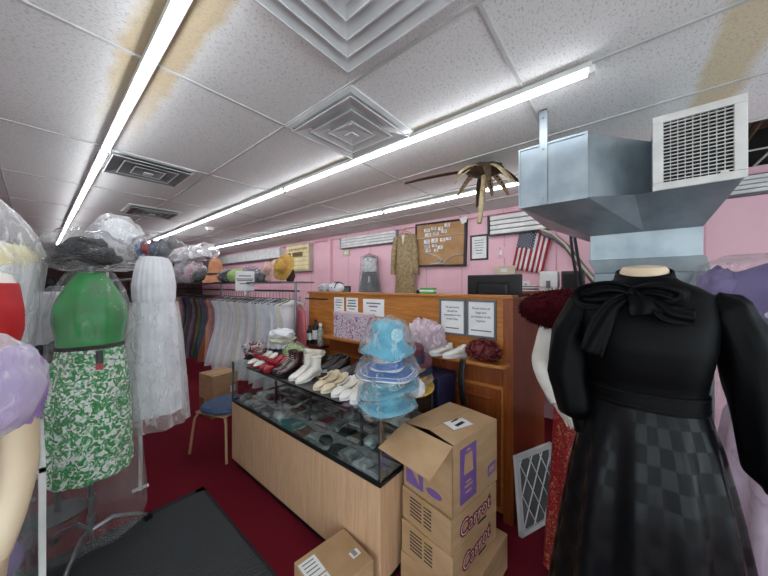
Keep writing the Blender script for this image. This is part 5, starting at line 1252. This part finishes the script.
# gowns hung on the wall
def wall_gown(name, label, x, y, ztop, zbot, w, mat, spec, cover=None, cat='dress'):
    t = thing(name, label, cat, (x, y, ztop)); L_ = ztop - zbot
    MB().loft([[Vector((.5 * p.y * 1.0, p.x, p.z)) for p in r] for r in rings(refine([(-z * L_, rx * w, .07, 0, 0, .06) for z, rx in spec], 4), 60, 9, .5)]).build('gown', MAT[mat], t, auto=80)
    MB().tube([(0, -.16, -.05), (0, 0, .03), (0, .16, -.05)], .007, 6).tube([(0, 0, .03), (0, 0, .07), (.04, 0, .085)], .004, 6).build('hanger', MAT['chair_wood'], t)
    return t
ga = at(369, 255, X=3.90); gb = at(369, 299, X=3.90)
t = wall_gown('hanging_dress', 'silver grey dress in a clear bag hanging on the pink wall', 3.90, ga.y, ga.z, 1.15, .26, 'grey_cloth', [(.02, .25), (.06, .6), (.2, .62), (.3, .62), (.55, .85), (1, 1.1)])
MB().loft([[Vector((.5 * p.y, p.x, p.z)) for p in r] for r in rings(refine([(-.035, .07, .08, 0, 0, .05), (-.08, .17, .15, 0, 0, .05), (-.28, .175, .155, 0, 0, .05), (-.31, .165, .15, 0, 0, .05)], 3), 48, 7)]).build('white_bodice', MAT['white_pack'], t, auto=80)
MB().box(-.055, -.052, -.06, -.035, -.5, -.40).build('hang_tag', MAT['paper'], t, smooth=False)
MB().loft([[Vector((.5 * p.y, p.x, p.z)) for p in r] for r in rings(refine([(.02, .04, .03, 0, 0, .05), (-.03, .2, .16, 0, 0, .05), (-.6, .25, .19, 0, 0, .06), (-1.1, .31, .2, 0, 0, .06)], 4), 60, 8)]).build('plastic_cover', MAT['bag_clear'], t, auto=80)
gc = at(406, 232, X=3.92)
t = wall_gown('hanging_dress', 'long gold brocade dress on a hanger left of the brown board', 3.92, gc.y + .02, gc.z, 1.0, .225, 'gold_cloth', [(.015, .2), (.03, .5), (.06, .85), (.25, .78), (.45, .78), (1, 1.05)])
for s in (-1, 1): MB().tube([(-.005, s * .17, -.07), (-.015, s * .215, -.3), (-.02, s * .235, -.62), (-.02, s * .235, -.70)], [.05, .05, .042, .046], 14).build('sleeve', MAT['gold_cloth'], t)
MB().prism([(-.05, -.035, -.05), (-.05, .035, -.05), (-.056, 0, -.22)], (-.003, 0, 0)).build('neck_opening', MAT['cream_cloth'], t, smooth=False)
# unlit wall fixtures
def louvred(label, y0, y1, z0, z1, curved=False):
    t = thing('wall_fixture', label, 'light fixture', (3.93, (y0 + y1) / 2, (z0 + z1) / 2)); l = (y1 - y0) / 2; h = (z1 - z0) / 2
    MB().box(.02, .065, -l, l, -h, h).build('back_plate', MAT['ink_grey' if not curved else 'dark_gap'], t, smooth=False)
    for k in range(4):
        z = -h + (k + .5) * 2 * h / 4
        MB().box(-.02, .02, -l + .02, l - .02, z - h / 4 * .86, z + h / 4 * .80).build('slat', MAT['white_metal'], t, smooth=False, bevel=.006)
    for s in (-1, 1): MB().box(-.03, .065, s * l - .012, s * l + .012, -h - .008, h + .008).build('end_cap', MAT['galv' if not curved else 'black_plastic'], t, smooth=False, bevel=.006)
    MB().box(-.03, .065, -l, l, -h - .012, -h).build('bottom_rail', MAT['ink_grey' if not curved else 'black_plastic'], t, smooth=False)
    return t
louvred('white slatted wall fixture under the ceiling above the hanging grey dress', 2.98, 4.38, 2.375, 2.58)
louvred('white slatted fixture in a black frame on the wall beside the air duct', .10, 1.40, 2.31, 2.56, True)
louvred('white slatted fixture on the wall at the right edge behind the air duct', -1.75, -.10, 2.42, 2.575)
def plate(name, label, cat, pxl, pxr, pyt, pyb, mat, dep=.02):
    t, a, b_ = wallbox(name, label, cat, pxl, pxr, pyt, pyb, mat)
    MB().box(-dep, 0, -a, a, -b_, b_).build('cover', MAT[mat], t, smooth=False, bevel=.003)
    MB().box(-dep - .004, -dep, -a * .3, a * .3, -b_ * .4, b_ * .4).build('face', MAT['paper' if mat != 'paper' else 'ink_grey'], t, smooth=False, bevel=.002); return t
plate('electric_panel', 'small beige electrical box on the wall above the monitor', 'electrical box', 495, 516, 266, 275, 'beige_plate', .05)
plate('wall_outlet', 'white wall outlet left of the white dispenser', 'outlet', 522, 530, 281, 290, 'paper', .012)
plate('wall_plate', 'pink painted wall plate between the certificate and the flag', 'wall plate', 497, 505, 247, 258, 'pink_paint', .012)
plate('junction_box', 'small cream junction box under the slatted fixture by the grey dress', 'electrical box', 344, 350, 250, 256, 'beige_plate', .04)
# conduit and cables behind the flag
t = thing('conduit', 'grey metal conduit curving down the pink wall right of the flag', 'conduit', (3.9, .6, 2.0))
P_ = [at(543, 233, X=3.9), at(556, 238, X=3.9), at(568, 248, X=3.9), at(580, 264, X=3.9), at(600, 288, X=3.9), at(610, 300, X=3.9)]
MB().tube([p - Vector((3.9, .6, 2.0)) for p in P_], .035, 10).build('tube', MAT['ink_grey'], t)
MB().tube([p - Vector((3.93, .57, 1.95)) for p in P_], .012, 8).build('copper_line', MAT['beige_plate'], t)
for k, (xs, nm) in enumerate((((571, 571, 573, 577, 580), 'left'), ((574, 575, 578, 582, 585), 'right'))):
    pts = [at(a, b_, X=3.4) for a, b_ in zip(xs, (222, 240, 258, 278, 296))]
    c0 = pts[0].copy(); pts.insert(0, Vector((c0.x, c0.y, 2.647)))
    tag(place(MB().tube([p - c0 for p in pts], .014, 8).build('cable', MAT['black_plastic']), c0), f'black cable hanging from the ceiling right of the flag, {nm} one', 'cable')
# framed picture low on the wall, behind the counter
t, a, b_ = wallbox('picture_frame', 'small dark-framed picture just above the wooden counter beside the grey dress', 'picture frame', 339, 351, 286, 300, 'frame_black')
MB().box(-.02, 0, -a, a, -b_, b_).build('frame', MAT['frame_black'], t, smooth=False); MB().box(-.023, -.019, -a * .8, a * .8, -b_ * .8, b_ * .8).build('picture', MAT['ink_grey'], t, smooth=False)
# letter sign board
sg = at(299, 258, X=3.929)
t = thing('letter_board', 'cream letter sign board with black letter strips high on the pink wall', 'sign', (3.93, sg.y, sg.z)); sa, sb = .46, .315
d = MB().box(-.05, .0701, -sa, sa, -sb, sb)
d.build('case', MAT['sign_edge'], t, smooth=False, bevel=.004)
MB().box(-.055, -.05, -sa + .03, sa - .03, -sb + .03, sb - .03).build('face', MAT['sign_cream'], t, smooth=False)
for k in range(6): MB().box(-.058, -.055, -sa + .03, sa - .03, -sb + .04 + k * .095, -sb + .046 + k * .095).build('letter_track', MAT['letter_brown'], t, smooth=False)
text('$ GET IN AUTUMN', .085, MAT['letter_brown'], t, basis(NEG, UP, (-.057, -.02, .19)), 'letters', ext=.002)
for (a, b_, s) in ((.36, .25, 'NO'), (.19, -.22, 'CHANGE')):
    q = MB().box(-.058, -.055, b_, a, .02, .13).build('letter_plate', MAT['letter_brown'], t, smooth=False)
    text(s, .085, MAT['ink'], q, basis(NEG, UP, (-.059, (a + b_) / 2, .075)), 'letters', ext=.002)
# things on the long rack top shelf
SZ = 1.674
def shelf_at(px, x=1.93): return at(px, 280, X=x).y
t = thing('sign_stand', 'white paper sign standing on the long rack above the white dresses', 'sign', (1.72, shelf_at(245, 1.72), 1.56)); t.rotation_euler = (0, 0, R(62))
MB().box(-.006, .0, -.11, .11, .0, .25).build('paper', MAT['paper'], t, smooth=False)
l = MB()
for z, a in ((.19, .07), (.15, .1), (.13, .09), (.09, .06)): l.box(-.0075, -.006, -a, a, z - .006, z + .006)
l.build('printed_line', MAT['ink_grey'], t, smooth=False); MB().box(-.004, .02, -.01, .01, -.06, .28).build('clip_post', MAT['steel_rail'], t, smooth=False)
def lamp_hat(label, px, x, R_, h, mt):
    t = thing('bell_hat', label, 'hat', (x, shelf_at(px, x), SZ))
    MB().lathe([(R_, 0), (R_ * .82, .03), (R_ * .6, h * .45), (R_ * .5, h * .8), (R_ * .3, h), (.003, h * 1.02)], 32, wob=.1).build('hat_body', MAT[mt], t, auto=70); return t
t = lamp_hat('orange-tan bell-shaped hat high on the long rack', 216, 1.93, .20, .40, 'orange_cloth'); MB().lathe([(.135, .12), (.14, .14), (.13, .16)], 32).build('hat_band', MAT['brown_cloth'], t)
hat('hat', 'golden straw hat standing on edge at the end of the long rack', 'hat', (1.88, shelf_at(283, 1.88), SZ + .175), .165, .085, .09, 'straw', (R(12), R(-72), 0), .012, 'orange_cloth')
hat('hat', 'pale pink straw hat beside the golden straw hat on the long rack', 'hat', (1.92, shelf_at(271, 1.92), SZ + .155), .15, .085, .10, 'pink_straw', (R(-10), R(-66), 0), .012, 'pink_straw')
for k, (px, x, rad, mt, cv, nm, z0) in enumerate(((238, 1.93, (.13, .16, .11), 'lime_plush', None, 'lime green plush bundle on the long rack above the paper sign', 0), (228, 1.95, (.12, .14, .10), 'dark_cloth', 'bag_clear', 'black bundle in plastic on the long rack left of the lime plush', 0), (252, 1.97, (.12, .12, .11), 'g_mauve', 'bag_clear', 'mauve bundle in plastic on the long rack right of the lime plush', 0), (262, 1.98, (.09, .10, .09), 'grey_cloth', 'bag_clear', 'grey bundle on the long rack beside the pale pink straw hat', 0),
      (203, 1.92, (.16, .2, .13), 'dark_cloth', 'bag_clear', 'black bundle in plastic on the far part of the long rack', 0), (196, 1.93, (.16, .2, .20), 'g_rose', 'bag_white', 'rose bundle in clear plastic on the far part of the long rack', 0), (186, 1.93, (.17, .25, .24), 'g_mauve', 'bag_white', 'mauve bundle in clear plastic on the far part of the long rack', 0), (176, 1.93, (.15, .24, .16), 'dark_cloth', 'bag_clear', 'dark bundle at the far end of the long rack shelf', 0), (290, 1.95, (.05, .06, .09), 'brown_cloth', None, 'small brown bundle at the near end of the long rack shelf', 0))):
    bundle('bagged_bundle', nm, 'bag', (x, shelf_at(px, x), SZ + z0), rad, mt, cv, .2, k + 40, .3)
for k, (px, z0, r0, nm) in enumerate(((186, .50, .26, 'farthest'), (196, .42, .24, 'middle'), (207, .33, .20, 'nearest'))):
    y_ = shelf_at(px, 1.95)
    t = thing('clear_hat_bag', f'puffed clear bag holding a white hat high above the long rack, {nm} of three', 'bag', (1.93, y_, SZ + .43 + .0 * z0), 0, 'clear bags stacked high on the long rack')
    MB().lathe([(r0 * .8, .02), (r0 * .5, .05), (r0 * .42, .15), (.01, .19)], 28, wob=.1, seed=k).build('white_hat', MAT['white_cloth'], t); MB().blob((0, 0, .12), (r0, r0, .15), .25, 3, k + 5, 36, 20, flat=-.119, ridge=.35).build('plastic_cover', MAT['bag_white'], t, auto=80)
# paper palm hanging from the ceiling
pc = at(484, 168, Z=2.60)
t = thing('palm_decoration', 'brown paper palm tree decoration with lettered leaves hanging from the ceiling', 'decoration', (pc.x, pc.y, 2.636)); t.rotation_euler = (0, 0, R(-50))
MB().tube([(0, 0, -.05), (0, 0, .0135)], .006, 6).build('hook', MAT['steel_rail'], t)
MB().blob((0, 0, -.055), (.15, .13, .042), .35, 4, 2, 24, 14).build('crown', MAT['palm_brown'], t, auto=80)
MB().tube([(0, 0, -.06), (-.005, -.01, -.16), (-.02, -.015, -.30), (-.05, -.03, -.50)], [.024, .022, .026, .020], 10).build('trunk', MAT['palm_tan'], t)
r_ = random.Random(2)
for k in range(13):
    a = k * 2 * PI / 13 + r_.uniform(-.15, .15); L_ = r_.uniform(.20, .33); w_ = r_.uniform(.022, .030)
    if k == 6: L_ = .62
    dr = r_.uniform(.12, .24) * (1 if k != 6 else .3)
    ca, sa_ = math.cos(a), math.sin(a)
    def leaf(u, v_, a=a, L_=L_, w_=w_, dr=dr, ca=ca, sa_=sa_):
        q = .05 + L_ * u; wv = (v_ - .5) * 2 * w_ * (math.sin(PI * min(1, .12 + u * .82)) ** .6)
        return Vector((ca * q - sa_ * wv, sa_ * q + ca * wv, -.05 - dr * u * u - .015 * math.cos((v_ - .5) * PI) * -1))
    o = MB().grid(leaf, 10, 4).build('leaf', MAT['palm_tan' if k % 3 else 'palm_brown'], t, thick=.002, fix=False)
    ln = MB()
    for j in range(5):
        u = .3 + j * .11; p = leaf(u, .5); q = leaf(u + .06, .5)
        s_ = Vector((-sa_, ca, 0)) * w_ * .55; n_ = Vector((0, 0, -.004))
        ln.add([p - s_ + n_, p + s_ + n_, q + s_ + n_, q - s_ + n_], [(0, 1, 2, 3)])
    ln.build('leaf_lettering', MAT['ink'], o, smooth=False, fix=False)

# ================================================================== AIR FILTER LEANING BY THE COUNTER
A = at(522, 537, Z=.012); 
t = thing('air_filter', 'white-framed pleated air filter leaning against the side of the wooden counter', 'air filter', (A.x, A.y, 0.002))
dv = Vector((.80, -.35, 0)).normalized(); nrm = Vector((dv.y, -dv.x, 0))
t.rotation_euler = (R(-5), 0, math.atan2(dv.y, dv.x))
fw_, fh_ = .38, .50
d = MB().box(0, fw_, -.0, .025, 0, .03).box(0, fw_, 0, .025, fh_ - .03, fh_).box(0, .03, 0, .025, 0, fh_).box(fw_ - .03, fw_, 0, .025, 0, fh_)
d.build('frame', MAT['paper'], t, smooth=False)
m = MB(); n_ = 26
for k in range(n_):
    z0_, z1_ = .02 + (fh_ - .04) * k / n_, .02 + (fh_ - .04) * (k + 1) / n_; zm = (z0_ + z1_) / 2
    m.add([(.02, .006, z0_), (fw_ - .02, .006, z0_), (fw_ - .02, .022, zm), (.02, .022, zm), (fw_ - .02, .006, z1_), (.02, .006, z1_)], [(0, 1, 2, 3), (3, 2, 4, 5)])
m.build('pleated_media', MAT['vent_dark'], t, smooth=False, fix=False)
m = MB()
def clipseg(x0, z0, x1, z1):
    m.tube([(x0, .001, z0), (x1, .001, z1)], .005, 6, flat=.5)
for k in range(-5, 7):
    for sgn in (1, -1):
        pts = []
        # line x = c + s*z*.55
        c = k * .105
        zs = [.02, fh_ - .02]; f = (lambda z: c + z * .55) if sgn == 1 else (lambda z: c + (fh_ - z) * .55)
        # clip to frame
        seg = []
        for i in range(41):
            z = .02 + (fh_ - .04) * i / 40; x = f(z)
            if .02 <= x <= fw_ - .02: seg.append((x, z))
        if len(seg) > 2: clipseg(*seg[0], *seg[-1])
m.build('cross_straps', MAT['paper'], t)

# ================================================================== FAR END OF THE SHOP
for k, (x, y, h, c1, nm) in enumerate(((-1.2, 10.6, 1.75, 'brown_cloth', 'left'), (.2, 11.0, 1.9, 'dark_cloth', 'middle'), (1.5, 10.8, 1.8, 'brown_cloth', 'right'))):
    t = thing('stock_shelf', f'dark stock shelf at the far end of the shop, {nm} one', 'shelf', (x, y, 0))
    for z in (.3, .9, 1.5): MB().box(-.55, .55, -.2, .2, z, z + .025).build('board', MAT['cherry_dark'], t, smooth=False)
    for s in (-.55, .53): MB().box(s, s + .02, -.2, .2, 0, h).build('side', MAT['cherry_dark'], t, smooth=False)
    for j in range(3):
        bundle('stock_bundle', f'dark bundle {("left", "centre", "right")[j]} on the top board of the {nm} far stock shelf', 'bag', (x - .35 + .35 * j, y, 1.526), (.15, .15, .18), ('brown_cloth', 'g_wine', 'dark_cloth')[(j + k) % 3], None, .2, k * 3 + j, .2, 'bundles on the far stock shelves')

# ================================================================== LIGHT AND CAMERA
wd = bpy.data.worlds.new('daylight'); S.world = wd; wd.use_nodes = True
bg = wd.node_tree.nodes['Background']; bg.inputs[0].default_value = (.86, .93, 1.0, 1); bg.inputs[1].default_value = 3.6
cam = bpy.data.cameras.new('camera'); co = bpy.data.objects.new('camera', cam); COL.objects.link(co)
co.location = (0, 0, H); co.rotation_euler = (PI / 2, 0, -math.atan2(.7705, .6374))
cam.sensor_width = 36; cam.lens = 36 * 288 / 768; cam.shift_y = -2 / 768; cam.clip_start = .02
S.camera = co
vs = S.view_settings; vs.view_transform = 'Standard'; vs.look = 'None'; vs.gamma = 1; vs.use_curve_mapping = False; vs.exposure = 0.0
S.cycles.transparent_max_bounces = 24
